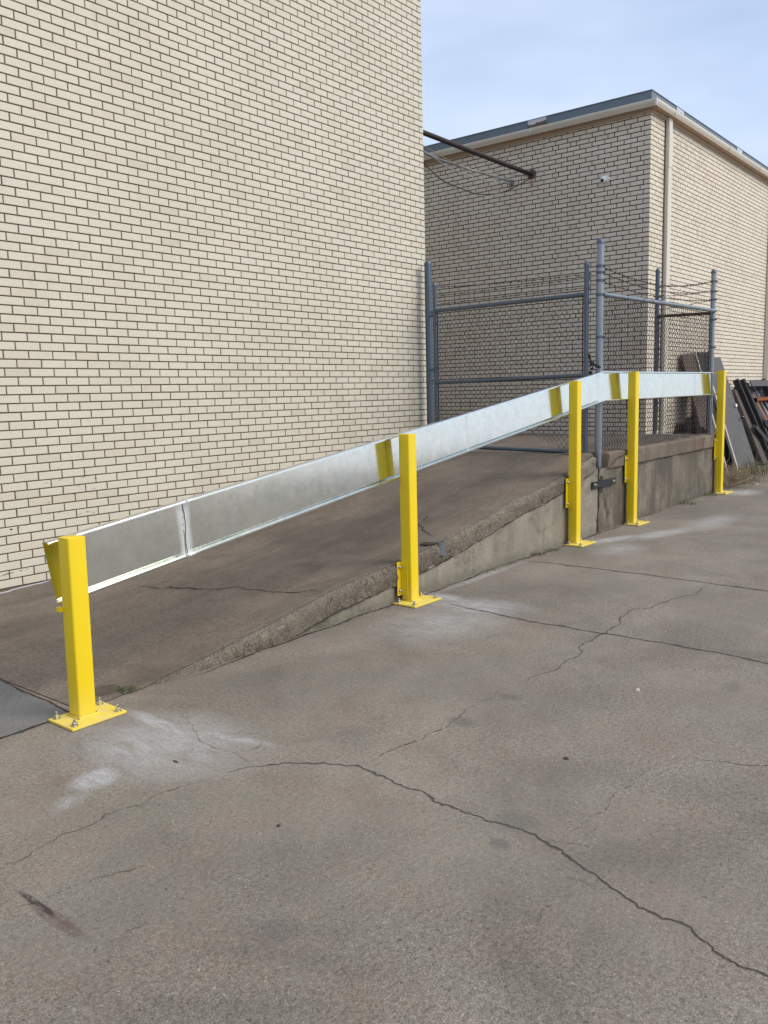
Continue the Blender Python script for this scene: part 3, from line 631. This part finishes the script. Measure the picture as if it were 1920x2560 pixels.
for i, X in enumerate(PX):
    a = .0885; y0 = YF(X); zt = PT[i]+H; ln = LEAN[i]
    def Lx(x, y, z): return V(x+ln*(z-.7), y, z)
    g = MB(); r = .009; ring = []
    for cx, cy, a0 in ((X+r, y0+r, 180), (X+a-r, y0+r, 270), (X+a-r, y0+a-r, 0), (X+r, y0+a-r, 90)):
        for q in (0, 30, 60, 90): tq = math.radians(a0+q); ring.append((cx+r*math.cos(tq), cy+r*math.sin(tq)))
    n_ = len(ring); cx, cy = X+a/2, y0+a/2
    lv = [(.012, 1.0), (zt-.006, 1.0), (zt-.001, .985), (zt, .95)]
    vs = [Lx(cx+(x-cx)*s, cy+(y-cy)*s, z) for z, s in lv for x, y in ring]
    fs = [(l*n_+k, l*n_+(k+1) % n_, (l+1)*n_+(k+1) % n_, (l+1)*n_+k) for l in range(3) for k in range(n_)]
    g.mesh(vs, fs+[tuple(3*n_+k for k in range(n_))])
    post = g.build('post', M['yellow'], rail, smooth=45)
    (xa, xb), (ya, yb) = PL[i]; xm = X+ln*(-.7)
    g = MB(); g.box((xm+xa, y0+ya, .002), (xm+xb, y0+yb, .0135)); g.build('base_plate', M['yplate'], post, bevel=.0015)
    g = MB()   # weld fillet
    fil = [(xm-.006, y0-.006), (xm+a+.006, y0-.006), (xm+a+.006, y0+a+.006), (xm-.006, y0+a+.006)]
    g.tube([V(x, y, .016) for x, y in fil+fil[:1]], .006, 6, 0, False); g.build('weld', M['yellow'], post, smooth=60)
    for bx in (xa+.028, xb-.028):
        for by in (ya+.028, yb-.028):
            if bx > 0 and bx < a+.02 and by > -.02: continue
            nut(post, (xm+bx, y0+by, .0135), s=1.0+.1*random.random(), stud=.006+.010*random.random())
    if BR[i]:
        z1, z0 = BR[i][0]+H, BR[i][1]+H; yb_ = max(YW(X)-.008, y0+.05); yw_ = YW(X)-.012
        g = MB(); g.box((xm-.048, yw_-.006, z0), (xm-.002, yw_, z1)); g.box((xm-.008, yw_-.062, z0), (xm-.0015, yw_-.006, z1))
        br_ = g.build('bracket', M['yellow'], post, bevel=.0012)
        for zz in (z0+.035, z1-.035): nut(post, (xm-.027, yw_-.006, zz), (0, -1, 0), .85, .012)
    if i: continue
    g = MB(); xx_ = X-.018+ln*(rtop(X)-.7-.3); g.box((xx_, y0+a-.012, rtop(X)-.325), (xx_+.02, y0+a+.02, rtop(X)-.305)); g.build('rail_tab', M['yellow'], post)

# ------------------------------------------------------------------ chain link enclosure
def fabric(mb, P0, U_, width, z0f, z1, p=.0355, r=.0030, warp=None, bulge=.004):
    """zigzag wires of a diamond mesh in the plane P0 + u*U"""
    Nn = Vector((-U_.y, U_.x, 0)); ncol = int(width/p); rr = r
    for i in range(ncol):
        zs = z1-(.0 if i % 2 == 0 else 0); path = []; k = 0; z = z1
        while True:
            u = (i if (k+i) % 2 == 0 else i+1)*p
            zb = z0f(u)
            if z < zb: break
            q = P0+U_*u+Nn*(bulge*(1 if k % 2 else -1)); q.z = z
            if warp: q = warp(q, u, z)
            if q is None: break
            path.append(q); z -= p; k += 1
        if len(path) > 1: mb.tube(path, rr, 3, 0, False)
def barbed(mb, a, b, sag, seed=0):
    random.seed(seed); a = Vector(a); b = Vector(b); n_ = 26; pts = []
    for i in range(n_+1):
        tq = i/n_; p_ = a.lerp(b, tq); p_.z -= sag*4*tq*(1-tq); p_.z += .006*noise.noise(V(i*.9, seed, 0)); p_.x += .004*noise.noise(V(i*.7, seed, 5)); pts.append(p_)
    mb.tube(pts, .0038, 4, 0, False)
    d = (b-a).normalized(); L_ = (b-a).length; m_ = int(L_/.11)
    for i in range(1, m_):
        tq = i/m_; p_ = a.lerp(b, tq); p_.z -= sag*4*tq*(1-tq)
        for s in range(2):
            q = V(random.uniform(-1, 1), random.uniform(-1, 1), random.uniform(-1, 1)).normalized()*.018; mb.tube([p_-q, p_+q], .0028, 3, 0, False)
        mb.tube([p_-d*.007, p_+d*.007], .0075, 4, 0, False)
def pipe_post(parent, c, z0, z1, r, mat, name='fence_post', bands=()):
    g = MB(); g.tube([V(c[0], c[1], z0), V(c[0], c[1], z1-.02)], r, 18)
    o = g.build(name, mat, parent, smooth=50)
    g = MB(); g.lathe((c[0], c[1], z1-.045), [(r+.004, 0), (r+.004, .02), (r+.001, .032), (r*.75, .046), (r*.4, .054), (.002, .057)], 18); g.build('post_cap', M['pipe'], o, smooth=50)
    for bz in bands:
        g = MB(); g.lathe((c[0], c[1], bz), [(r+.001, -.014), (r+.0035, -.013), (r+.0035, .013), (r+.001, .014)], 18); g.box((c[0]-.006, c[1]-r-.022, bz-.010), (c[0]+.006, c[1]-r, bz+.010)); g.build('clamp_band', M['pipe'], o)
    return o
fence = thing('chain_link_fence', (10, 3.8, .8), 'rusty chain link fence with barbed wire around the corner of the raised landing', 'fence')
T = V(7.87, YW(7.87)-.0+.020, 0); T.x = 8.115; T.y = 3.774; FC_ = V(11.78, 3.86, 0); MC = V(12.28, 4.82, 0); LP = V(8.62, 6.262, 0)
pipe_post(fence, T, .62, 1.466+H, .0365, M['pipe2'], bands=(1.206+H, 1.144+H, 1.067+H, .929+H, .513+H))
g = MB(); g.lathe((T.x, T.y, .60), [(.03, 0), (.055, .01), (.05, .02), (.038, .025)], 14); g.build('foot_socket', M['chain'], fence)
pipe_post(fence, FC_, .78, 1.524+H, .032, M['pipe2'], bands=(1.376+H, 1.244+H, 1.137+H, .875+H, .51+H))
pipe_post(fence, MC, .75, 1.69+H, .031, M['pipe'], bands=(1.431+H, 1.298+H, .93+H, .55+H))
pipe_post(fence, LP, .70, 1.585+H, .042, M['pipe'], bands=(.98+H, .15+H))
# the top rails
def pipe_part(parent, a, b, r, mat, name='rail'): g = MB(); g.tube([a, b], r, 14); return g.build(name, mat, parent, smooth=50)
trA = pipe_part(fence, T+V(.0, -.005, +.938+H), FC_+V(.0, -.035, .990+H), .0225, M['pipe2'], 'top_rail')
for tq in (.18, .30, .37, .64, .80): 
    p_ = (T+V(0, -.005, +.938+H)).lerp(FC_+V(0, -.035, .990+H), tq); g = MB(); d_ = (FC_-T).normalized(); g.lathe(p_, [(.0235, -.006), (.0235, .006)], 12, 0, d_); g.build('tie', M['wire'], trA)
trB = pipe_part(fence, FC_+V(.02, .02, .965+H), MC+V(0, 0, 1.02+H), .021, M['rust'], 'top_rail')
UA = (FC_-T); wA = UA.length; UA.normalize(); UA.z = 0
def warpA(q, u, z):
    lowk = max(0, 1-(z-.80)/.5)**2
    q = q.copy(); q += V(.02*noise.noise(V(u*3, z*3, 1)), -.008*lowk*(.6+noise.noise(V(u*2, 0, 9)))+.006*noise.noise(V(u*2, z*2, 0)), .02*lowk*noise.noise(V(u*4, 3, 3))); return q
random.seed(3)
g = MB(); fabric(g, V(T.x+.03, T.y-.012, 0), UA, wA-.05, lambda u: .80-.01+.03*noise.noise(V(u*3, 0, 0)), .955+H-.0, warp=lambda q, u, z: warpA(V(q.x, q.y, q.z+.05*(u/wA)-.03), u, z))
g.build('fabric', M['wire'], fence, fix=False)
g = MB(); UB = (MC-FC_); wB = UB.length; UB.normalize(); fabric(g, FC_+V(.03, .0, 0), UB, wB-.04, lambda u: .81, .985+H, warp=lambda q, u, z: V(q.x, q.y, q.z+.05*u/wB-.01)); g.build('fabric', M['wire'], fence, fix=False)
for c_ in (FC_+UB*.05, MC-UB*.05): pipe_part(fence, c_+V(0, 0, .82), c_+V(0, 0, 1.0+H), .007, M['rust'], 'tension_bar')
pipe_part(fence, T+UA*.05+V(0, -.01, .80), T+UA*.05+V(0, -.01, .92+H), .006, M['rust'], 'tension_bar')
for i, (za, zb, sg) in enumerate([(1.206, 1.376, .12), (1.149, 1.256, .10), (1.062, 1.137, .07)]):
    g = MB(); barbed(g, T+V(.03, -.0, za+H), FC_+V(-.03, -.0, zb+H), sg, i); g.build('barbed_wire', M['wire'], fence, fix=False)
for i, (za, zb, sg) in enumerate([(1.376, 1.440, .02), (1.256, 1.31, .02), (1.137, 1.11, .01)]):
    g = MB(); barbed(g, FC_+V(0, .03, za+H), MC+V(0, 0, zb+H), sg, 10+i); g.build('barbed_wire', M['wire'], fence, fix=False)

gate = thing('chain_link_gate', (8.3, 5.0, .8), 'blue grey pipe framed chain link gate closing the gap between brick wall and tall post', 'gate')
GL = V(8.555, 6.12, 0); GR = V(8.055, 3.89, 0)
pipe_post(gate, GL, .77, 1.312+H, .0235, M['pipe'], 'gate_upright', bands=(.30+H, .83+H)); pipe_post(gate, GR, .775, 1.254+H, .0245, M['pipe'], 'gate_upright', bands=(1.14+H, 1.09+H, 1.0+H, .86+H, .27+H))
pipe_part(gate, GL+V(0, 0, .983+H), GR+V(0, 0, .94+H), .023, M['pipe'], 'top_rail')
pipe_part(gate, GL+V(0, 0, .117+H), GR+V(0, 0, .137+H), .021, M['pipe'], 'middle_rail')
pipe_part(gate, GL+V(0, 0, .80), GR+V(0, 0, .80), .021, M['pipe'], 'bottom_rail')
UG = GR-GL; wG = UG.length; UG.normalize(); UG.z = 0
def warpG(q, u, z):
    low = max(0, 1-(z-.80)/.62); q = q.copy()
    k = low**1.5*math.sin(math.pi*min(1, u/wG))
    q += V(.05*k*noise.noise(V(u*3, z*3, 1)), 0, 0)+Vector(UG)*(.04*k*noise.noise(V(u*5, z*5, 4))); q.z += .09*k*(.4+.6*noise.noise(V(u*4, z*2, 8)))
    return q
g = MB(); fabric(g, GL+V(-.02, -.03, 0), UG, wG-.07, lambda u: .80+.16*math.exp(-((u-1.35)/.35)**2)+.03*noise.noise(V(u*5, 2, 0)), .955+H, warp=warpG, bulge=.003, r=.0023); g.build('fabric', M['wire'], gate, fix=False)
for c_, zz in ((GL+UG*.045, .96+H), (GR-UG*.045, .93+H)): pipe_part(gate, c_+V(-.0, 0, .86), c_+V(0, 0, zz), .0065, M['rust'], 'tension_bar')
for i, (za, zb) in enumerate([(1.259, 1.135), (1.156, 1.098), (1.054, 1.003)]):
    g = MB(); barbed(g, GL+V(0, -.02, za+H), GR+V(0, .02, zb+H), .015-.01*i, 20+i); g.build('barbed_wire', M['wire'], gate, fix=False)
for hz in (.93, .28):
    g = MB(); g.tube([GL+V(.0, .0, hz+H), LP+V(0, 0, hz+H)], .012, 8); g.build('hinge', M['pipe'], gate)

# chain and padlock between gate and tall post
chain = thing('chain', (7.95, 3.78, H+.25), 'dark rusty chain looped round the tall post and the gate upright', 'chain')
def link_chain(path, pitch=.034):
    path = [Vector(p) for p in path]; acc = 0; k = 0
    dense = []
    for a, b in zip(path, path[1:]):
        n_ = max(2, int((b-a).length/.004)); dense += [a.lerp(b, i/n_) for i in range(n_)]
    step = pitch; last = dense[0]
    for i, p_ in enumerate(dense[1:-1]):
        if (p_-last).length >= step:
            d = (p_-last).normalized(); c0 = (p_+last)/2; side = d.orthogonal().normalized(); 
            if k % 2: side = d.cross(side)
            ring = [c0+d*math.cos(2*math.pi*j/12)*.024+side*math.sin(2*math.pi*j/12)*.013 for j in range(13)]
            g = MB(); g.tube(ring, .0055, 5, 0, False); g.build('link', M['chain'], chain, smooth=60, fix=False); last = p_; k += 1
link_chain([(8.02, 3.845, .343+H), (7.97, 3.81, .31+H), (7.94, 3.78, .275+H), (7.90, 3.735, .24+H), (7.88, 3.68, .215+H), (7.845, 3.625, .205+H), (7.855, 3.62, .19+H)])
link_chain([(7.95, 3.785, .27+H), (7.945, 3.785, .225+H), (7.94, 3.775, .20+H), (7.90, 3.73, .185+H)])
pl = thing('padlock', (7.94, 3.78, .18+H), 'small dark padlock hanging on the chain beside the tall post', 'padlock')
g = MB(); g.box((7.925, 3.765, .135+H), (7.945, 3.80, .175+H)); g.build('lock_body', M['chain'], pl, bevel=.003)
g = MB(); g.tube([(7.935, 3.770+.0125-.0125*math.cos(tq), .175+H+.022*math.sin(tq)) for tq in [math.pi*i/8 for i in range(9)]], .004, 6); g.build('shackle', M['bolt'], pl, smooth=60)

# ------------------------------------------------------------------ pipe, cables and camera between the buildings
po = thing('rusty_pipe', (10.5, 6.955, 3.39+H), 'dark rusty brown pipe spanning the alley high up between the two buildings', 'pipe')
g = MB(); g.tube([(8.72, 6.955, 3.42+H), (12.40, 6.955, 3.388+H)], .034, 18); g.build('tube', M['rustpipe'], po, smooth=50)
g = MB(); g.lathe((12.427, 6.955, 3.395+H), [(.075, 0), (.075, .010), (.055, .012), (.052, .035)], 18, 0, (-1, 0, 0)); g.build('wall_flange', M['tear'], po)
g = MB(); g.poly([(12.424, 6.93, 3.30+H), (12.424, 6.99, 3.30+H), (12.424, 6.975, 3.20+H), (12.424, 6.95, 3.18+H)]); g.build('rust_run', M['rustspot'], po)
def cable(name, pts, r, mat, label):
    pts = [Vector(p) for p in pts]; n_ = 28; out_ = []
    # Catmull-Rom
    P_ = [pts[0]]+pts+[pts[-1]]
    for i in range(1, len(P_)-2):
        for k_ in range(10):
            tq = k_/10; a, b, c_, d = P_[i-1:i+3]
            out_.append(.5*((2*b)+(-a+c_)*tq+(2*a-5*b+4*c_-d)*tq*tq+(-a+3*b-3*c_+d)*tq**3))
    out_.append(pts[-1]); g = MB(); g.tube(out_, r, 6, 0); o = g.build(name, mat, smooth=60, loc=tuple(pts[0])); tag(o, label, 'cable'); return o
# ends are taken on the two facing walls
cable('conduit', [(8.73, 7.10, 4.70), (9.8, 7.15, 4.69), (10.2, 7.19, 4.70), (10.76, 7.22, 4.71), (11.42, 7.26, 4.74), (11.92, 7.29, 4.765), (12.41, 7.33, 4.79)], .015, M['grey_cable'], 'grey conduit running just below the rusty pipe across the alley')
cable('cable', [(8.73, 7.0, 4.80), (9.59, 7.0, 4.49), (10.02, 7.0, 4.35), (10.49, 6.99, 4.31), (10.8, 6.99, 4.30), (11.09, 6.98, 4.33), (11.47, 6.98, 4.41), (11.85, 6.97, 4.54), (12.38, 6.97, 4.77)], .0075, M['black_cable'], 'thin black cable sagging lowest in a long loop across the alley')
cable('cable', [(8.73, 7.07, 4.86), (9.73, 7.1, 4.76), (10.12, 7.12, 4.72), (10.61, 7.15, 4.69), (11.18, 7.18, 4.70), (11.77, 7.1, 4.76), (12.40, 7.0, 4.82)], .007, M['tan_cable'], 'tan cable hanging slightly above the grey conduit across the alley')
cable('cable', [(8.73, 7.05, 4.76), (9.73, 7.1, 4.70), (10.05, 7.14, 4.67), (10.42, 7.18, 4.63), (11.12, 7.22, 4.62), (11.64, 7.26, 4.67), (12.40, 7.31, 4.77)], .006, M['pale_cable'], 'pale thin cable hanging just below the grey conduit across the alley')
g = MB(); g.box((12.37, 7.29, 3.29+H), (12.427, 7.35, 3.36+H)); g.tube([(12.40, 7.32, 3.30+H), (12.40, 7.30, 3.22+H)], .006, 5)
o = g.build('cable_anchor', M['grey_cable'], loc=(12.40, 7.32, 3.3+H)); tag(o, 'small metal anchor on the brick where the grey conduit ends', 'anchor')
dc = thing('security_camera', (12.40, 5.72, 3.10+H), 'white dome security camera high on the shaded brick face', 'security camera')
g = MB(); g.lathe((12.428, 5.70, 3.105+H), [(.055, 0), (.055, .02), (.05, .028)], 20, 0, (-1, 0, 0)); g.build('base', M['white'], dc, smooth=40)
g = MB(); ax = V(-.8, .15, -.35).normalized(); R1 = .052
g.lathe(V(12.375, 5.715, 3.095+H), [(R1*math.cos(a_), R1*math.sin(a_)) for a_ in [math.radians(-85+12*i) for i in range(13)]], 20, 0, ax); g.build('ball', M['white'], dc, smooth=60)
g = MB(); g.lathe(V(12.375, 5.715, 3.095+H)+ax*.042, [(.026, 0), (.024, .008), (.001, .010)], 16, 0, ax); g.build('lens', M['lens'], dc, smooth=60)

# cable lying along the foot of the tall wall
cable('ground_cable', [(2.2, 6.20, .012), (3.025, 6.285, .010), (3.14, 6.325, .010), (3.323, 6.345, .012), (3.50, 6.350, .020), (4.2, 6.355, .10)], .006, M['pale_cable'], 'thin grey cable lying along the foot of the tall brick wall')

# ------------------------------------------------------------------ discarded things at the right
def slab4(mb, bl, br, tr, tl, th, mi=0):
    bl, br, tr, tl = map(Vector, (bl, br, tr, tl)); nrm = (br-bl).cross(tl-bl).normalized()*th
    mb.hexa([bl, br, tr, tl, bl+nrm, br+nrm, tr+nrm, tl+nrm], mi)
def bar(mb, a, b, w, th, side, mi=0):
    a, b, side = Vector(a), Vector(b), Vector(side).normalized(); d = (b-a).normalized(); side = (side-d*side.dot(d)).normalized(); n_ = d.cross(side)
    s = side*w/2; q = n_*th/2; mb.hexa([a-s-q, a+s-q, a+s+q, a-s+q, b-s-q, b+s-q, b+s+q, b-s+q], mi)
dr = thing('door', (15.4, 4.6, 0), 'old flat grey door slab with pale edge leaning on the side wall behind the last yellow post', 'door')
g = MB(); slab4(g, (15.06, 4.462, .012), (15.74, 4.353, .012), (15.50, 4.96, .487+H), (14.80, 5.0, .47+H), .040); g.build('panel', M['door'], dr, bevel=.002)
g = MB(); slab4(g, (15.02, 4.466, .012), (15.062, 4.461, .012), (14.802, 5.0, .47+H), (14.76, 5.004, .47+H), .043); g.build('edge_strip', M['dooredge'], dr)
_bl, _br, _tl = V(15.06, 4.462, .012), V(15.74, 4.353, .012), V(14.80, 5.0, .47+H); _n = (_br-_bl).cross(_tl-_bl).normalized()
def on_door(a, b): return _bl+(_br-_bl)*a+(_tl-_bl)*b+_n*.040
g = MB(); g.lathe(on_door(.96, .45), [(.020, 0), (.026, .015), (.026, .04), (.012, .05)], 12, 0, _n); g.build('handle', M['lens'], dr, smooth=50)
g = MB(); g.lathe(on_door(.90, .565), [(.030, 0), (.030, .002), (.001, .0025)], 16, 0, _n); g.build('white_sticker', M['white'], dr)
for i, (bl, br, tr, tl, mat, lab) in enumerate([
    ((13.70, 4.42, .0), (14.27, 4.42, .0), (14.26, 4.99, .535+H), (13.69, 4.99, .50+H), 'brown_board', 'brown board leaning on the side wall, leftmost of the leaning sheets seen through the fence'),
    ((14.42, 4.62, .0), (15.35, 4.62, .0), (15.2, 4.985, .575+H), (14.36, 4.985, .555+H), 'dark_wood', 'dark grey sheet leaning on the side wall just left of the old door')]):
    g = MB(); slab4(g, bl, br, tr, tl, .03); o = g.build('board', M[mat], loc=tuple(Vector(bl))); tag(o, lab, 'board')
g = MB(); slab4(g, (14.285, 4.38, 0), (14.325, 4.38, 0), (14.315, 4.96, .56+H), (14.275, 4.96, .56+H), .02); o = g.build('batten', M['dooredge'], loc=(14.3, 4.4, 0)); tag(o, 'pale narrow batten standing between the brown board and the dark sheet', 'batten')
# plank with bark
g = MB(); slab4(g, (16.15, 4.35, 0), (16.48, 4.35, 0), (16.48, 4.93, -.115+H), (16.22, 4.93, -.10+H), .045); o = g.build('plank', M['brown_bark_board'], loc=(16.3, 4.4, 0)); tag(o, 'rough weathered plank leaning right beside the old door', 'plank')
# pallet
pa = thing('pallet', (17.4, 4.6, 0), 'broken dark wooden pallet leaning on the side wall behind the brown frame', 'pallet')
top = .10+H; yb = 4.30
for x in (16.42, 16.78, 18.12):
    g = MB(); bar(g, (x+.10, yb-.02, .02), (x, 4.93, top), .12 if x != 16.42 else .07, .10, (1, 0, 0)); g.build('stringer', M['dark_wood'], pa)
for k_, (tq, mt_) in enumerate([(.94, 'weathered_wood'), (.45, 'dark_wood'), (.25, 'dark_wood'), (.08, 'dark_wood')]):
    a_ = V(16.82, yb+(4.87-yb)*tq-.06, .02+(top-.02)*tq+.02); b_ = a_+V(1.40, .0, -.01); g = MB(); bar(g, a_, b_, .12, .022, (0, .36, .93)); g.build('deck_board', M[mt_], pa)
for x in (17.25, 17.55, 17.80):
    g = MB(); bar(g, (x, 4.40, .3), (x, 4.96, top-.05), .09, .02, (1, 0, 0)); g.build('slat', M['weathered_wood' if x == 17.55 else 'dark_wood'], pa)
# added dark sheet, stands in for the shade in the hollow
g = MB(); slab4(g, (16.5, 4.72, .0), (19.0, 4.72, .0), (19.0, 4.98, 1.42), (16.5, 4.98, 1.42), .02); o = g.build('shade_sheet', M['dark_wood'], loc=(17.5, 4.8, 0)); tag(o, 'added black sheet standing in for the shade behind the pallet at the far right', 'board')
# brown frame with panes
fr_ = thing('wooden_frame', (17.0, 4.4, .6), 'reddish brown glazed wooden frame thrown on top of the pallet', 'frame')
A_ = V(17.28, 4.92, -.105+H); B_ = V(17.10, 4.20, .18); dx = V(.90, -.02, .0)
g = MB(); bar(g, A_, B_, .10, .05, (1, 0, 0)); g.build('stile', M['stained_frame_wood'], fr_)
g = MB(); bar(g, A_+dx, B_+dx, .085, .05, (1, 0, 0)); g.build('stile', M['stained_frame_wood'], fr_)
for tq in (.16, .62, .95):
    g = MB(); p_ = A_.lerp(B_, tq); bar(g, p_+V(-.10 if tq == .16 else 0, -.03, 0), p_+dx*1.3+V(0, -.03, .01), .07, .05, B_-A_); g.build('cross_bar', M['stained_frame_wood'], fr_)
g = MB(); bar(g, A_+V(-.058, -.0, 0), B_+V(-.058, 0, 0), .012, .055, (1, 0, 0)); g.build('edge_strip', M['dooredge'], fr_)
g = MB(); q0, q1 = A_+V(.045, .05, 0), B_+V(.045, .05, 0); g.poly([q0, q0+dx, q1+dx, q1]); g.poly([q0+dx*1.05, q0+dx*1.9, q1+dx*1.9, q1+dx*1.05]); g.build('pane', M['pane'], fr_)
g = MB(); p_ = A_.lerp(B_, .16)+V(-.13, -.03, 0); g.box(p_-V(.035, .04, .04), p_+V(.03, .03, .04)); g.build('end_cap', M['bag'], fr_)
g = MB(); bar(g, (16.25, 4.52, .70), (17.05, 4.30, .12), .10, .06, (0, 1, .4)); o = g.build('beam', M['weathered_wood'], loc=(16.6, 4.4, .4)); tag(o, 'grey weathered beam end lying slanted under the brown frame', 'beam')
g = MB(); bar(g, (16.95, 4.42, .95), (17.4, 4.25, .45), .06, .05, (0, 1, .4)); o = g.build('beam', M['pale_cable'], loc=(17.1, 4.4, .7)); tag(o, 'short pale metal strip below the pane of the brown frame', 'strip')
# heap of black plastic
g = MB(); n1_, n2_ = 26, 18; vs = []; c_ = V(13.30, 4.66, .47)
for i in range(n1_):
    for j in range(n2_+1):
        th_ = 2*math.pi*i/n1_; ph = math.pi*j/n2_-math.pi/2; d_ = V(math.cos(ph)*math.cos(th_), math.cos(ph)*math.sin(th_), math.sin(ph))
        r_ = 1+.35*noise.noise(d_*2.3)+.16*noise.noise(d_*6)+.05*math.sin(th_*11); vs.append(c_+V(d_.x*.36*r_, d_.y*.26*r_, max(-.46, d_.z*.44*r_)))
g.mesh(vs, [(i*(n2_+1)+j, ((i+1) % n1_)*(n2_+1)+j, ((i+1) % n1_)*(n2_+1)+j+1, i*(n2_+1)+j+1) for i in range(n1_) for j in range(n2_)])
o = g.build('plastic_bag', M['bag'], loc=tuple(c_), smooth=60); tag(o, 'crumpled black plastic heap seen through the fence at the end of the landing', 'bag')

# ------------------------------------------------------------------ weeds, litter
def blades(mb, c, n_, rad, h0, h1, lean=.6, w=.004, flat=False):
    for i in range(n_):
        a_ = random.uniform(0, 2*math.pi); rr = rad*math.sqrt(random.random()); b_ = V(c[0]+rr*math.cos(a_), c[1]+rr*math.sin(a_), c[2])
        h = random.uniform(h0, h1); dr_ = random.uniform(0, 2*math.pi); ln_ = random.uniform(.1, lean)*h
        sdv = V(-math.sin(dr_), math.cos(dr_), 0)*w*.5; last = None
        for k_ in range(4):
            tq = k_/3; p_ = b_+V(math.cos(dr_)*ln_*tq*tq, math.sin(dr_)*ln_*tq*tq, h*(tq-.25*tq*tq*lean)); s = 1-.85*tq; cur = (p_-sdv*s, p_+sdv*s)
            if last: mb.poly([last[0], last[1], cur[1], cur[0]])
            last = cur
random.seed(11)
for (x, y, n_, r_, h1, lab) in [(6.56, 3.615, 60, .07, .06, 'small green weed at the wall foot just left of the third yellow post'),
                             (6.82, 3.62, 50, .08, .05, 'sparse green weed at the wall foot between its neighbour and the third yellow post'),
                             (10.45, 3.70, 110, .14, .09, 'larger weed tuft at the dock wall foot between the fourth and fifth yellow posts'),
                             (11.42, 3.73, 110, .12, .09, 'weed tuft at the dock wall foot just left of the last yellow post'),
                             (5.75, 3.60, 30, .10, .03, 'thin line of moss and weed at the wall foot midway between second and third posts'),
                             (2.33, 3.60, 90, .05, .055, 'small green grass tuft beside the plugged hole behind the nearest yellow post')]:
    g = MB(); blades(g, (x, y, .0), n_, r_, .015, h1, 1.2); o = g.build('weed', M['green'], loc=(x, y, 0), fix=False); tag(o, lab, 'weed', 'weeds along the dock wall')
g = MB(); random.seed(2)
for i in range(1500):
    x = random.gauss(13.2, .75); y = random.gauss(4.02, .20)+.1*(x-13.2)
    if x < 12.05 or y > 4.5: continue
    a_ = random.uniform(0, 2*math.pi); l = random.uniform(.1, .42); z0_ = .01+random.random()**2*.22*math.exp(-((x-13.4)/1.1)**2)
    d_ = V(math.cos(a_), math.sin(a_), random.uniform(-.1, .25))*l; p0 = V(x, y, z0_); p1 = p0+d_*.5+V(0, 0, .04*random.random()); p2 = p0+d_; p2.z = max(.004, p2.z)
    w_ = V(-math.sin(a_), math.cos(a_), 0)*.0028
    g.poly([p0-w_, p0+w_, p1+w_, p1-w_]); g.poly([p1-w_, p1+w_, p2+w_*.3, p2-w_*.3])
blades(g, (14.6, 4.2, 0), 60, .7, .3, .95, .9, .006); blades(g, (13.3, 4.0, 0), 180, .5, .05, .28, 1.4, .005)
o = g.build('dry_grass', M['dry'], fix=False); o['kind'] = 'stuff'; tag(o, 'tangled heap of dry straw grass below the leaning door at the right', 'dry grass')
g = MB(); blades(g, (14.7, 3.9, 0), 220, .4, .1, .40, .9, .008); o = g.build('weed', M['green'], loc=(14.7, 3.9, 0), fix=False); tag(o, 'green weeds growing through the straw at the right edge below the pallet', 'weed')
def chip(name, c, s, mat, lab, cat, n_=9):
    g = MB(); ring = [V(c[0]+s[0]*math.cos(2*math.pi*i/n_)*random.uniform(.7, 1.1), c[1]+s[1]*math.sin(2*math.pi*i/n_)*random.uniform(.7, 1.1), .001) for i in range(n_)]
    top_ = [V(c[0]+(p_.x-c[0])*.6, c[1]+(p_.y-c[1])*.6, s[2]*random.uniform(.8, 1.2)) for p_ in ring]
    g.mesh(ring+top_, [(i, (i+1) % n_, n_+(i+1) % n_, n_+i) for i in range(n_)]+[tuple(n_+i for i in range(n_))]); o = g.build(name, mat, loc=(c[0], c[1], 0)); tag(o, lab, cat)
chip('pebble', (3.80, 1.55), (.015, .012, .010), M['stone'], 'pale stone chip on the open concrete right of centre', 'pebble')
chip('leaf', (2.90, 1.47), (.012, .014, .008), M['leaf'], 'small dark curled leaf on the concrete, right of the middle', 'leaf')
chip('pebble', (1.85, 2.01), (.009, .008, .007), M['leaf'], 'tiny brown chip on the concrete below the long crack', 'pebble')
chip('leaf', (1.96, 2.72), (.006, .020, .004), M['leaf'], 'dark sliver of leaf near the dust by the nearest post', 'leaf')
chip('pebble', (11.95, 3.42), (.02, .02, .012), M['stone'], 'pale stone chip at the foot of the last yellow post', 'pebble')
chip('pebble', (13.0, 3.55), (.03, .025, .015), M['stone'], 'pale stone chip in front of the dry grass', 'pebble')
def twig(pts, r, lab):
    g = MB(); g.tube(wiggle([Vector(p) for p in pts], .08, 2), r, 5); o = g.build('twig', M['dry'], loc=tuple(pts[0])); tag(o, lab, 'twig')
twig([(2.30, 2.58, .004), (2.26, 2.55, .004), (2.22, 2.56, .004)], .0012, 'thin pale twig on the concrete right of the nearest post')
twig([(12.35, 3.80, .03), (12.9, 3.72, .05), (13.5, 3.75, .08)], .008, 'long pale twig lying along the front of the dry grass')
for o in bpy.data.objects:
    if '_o' in o: del o['_o']
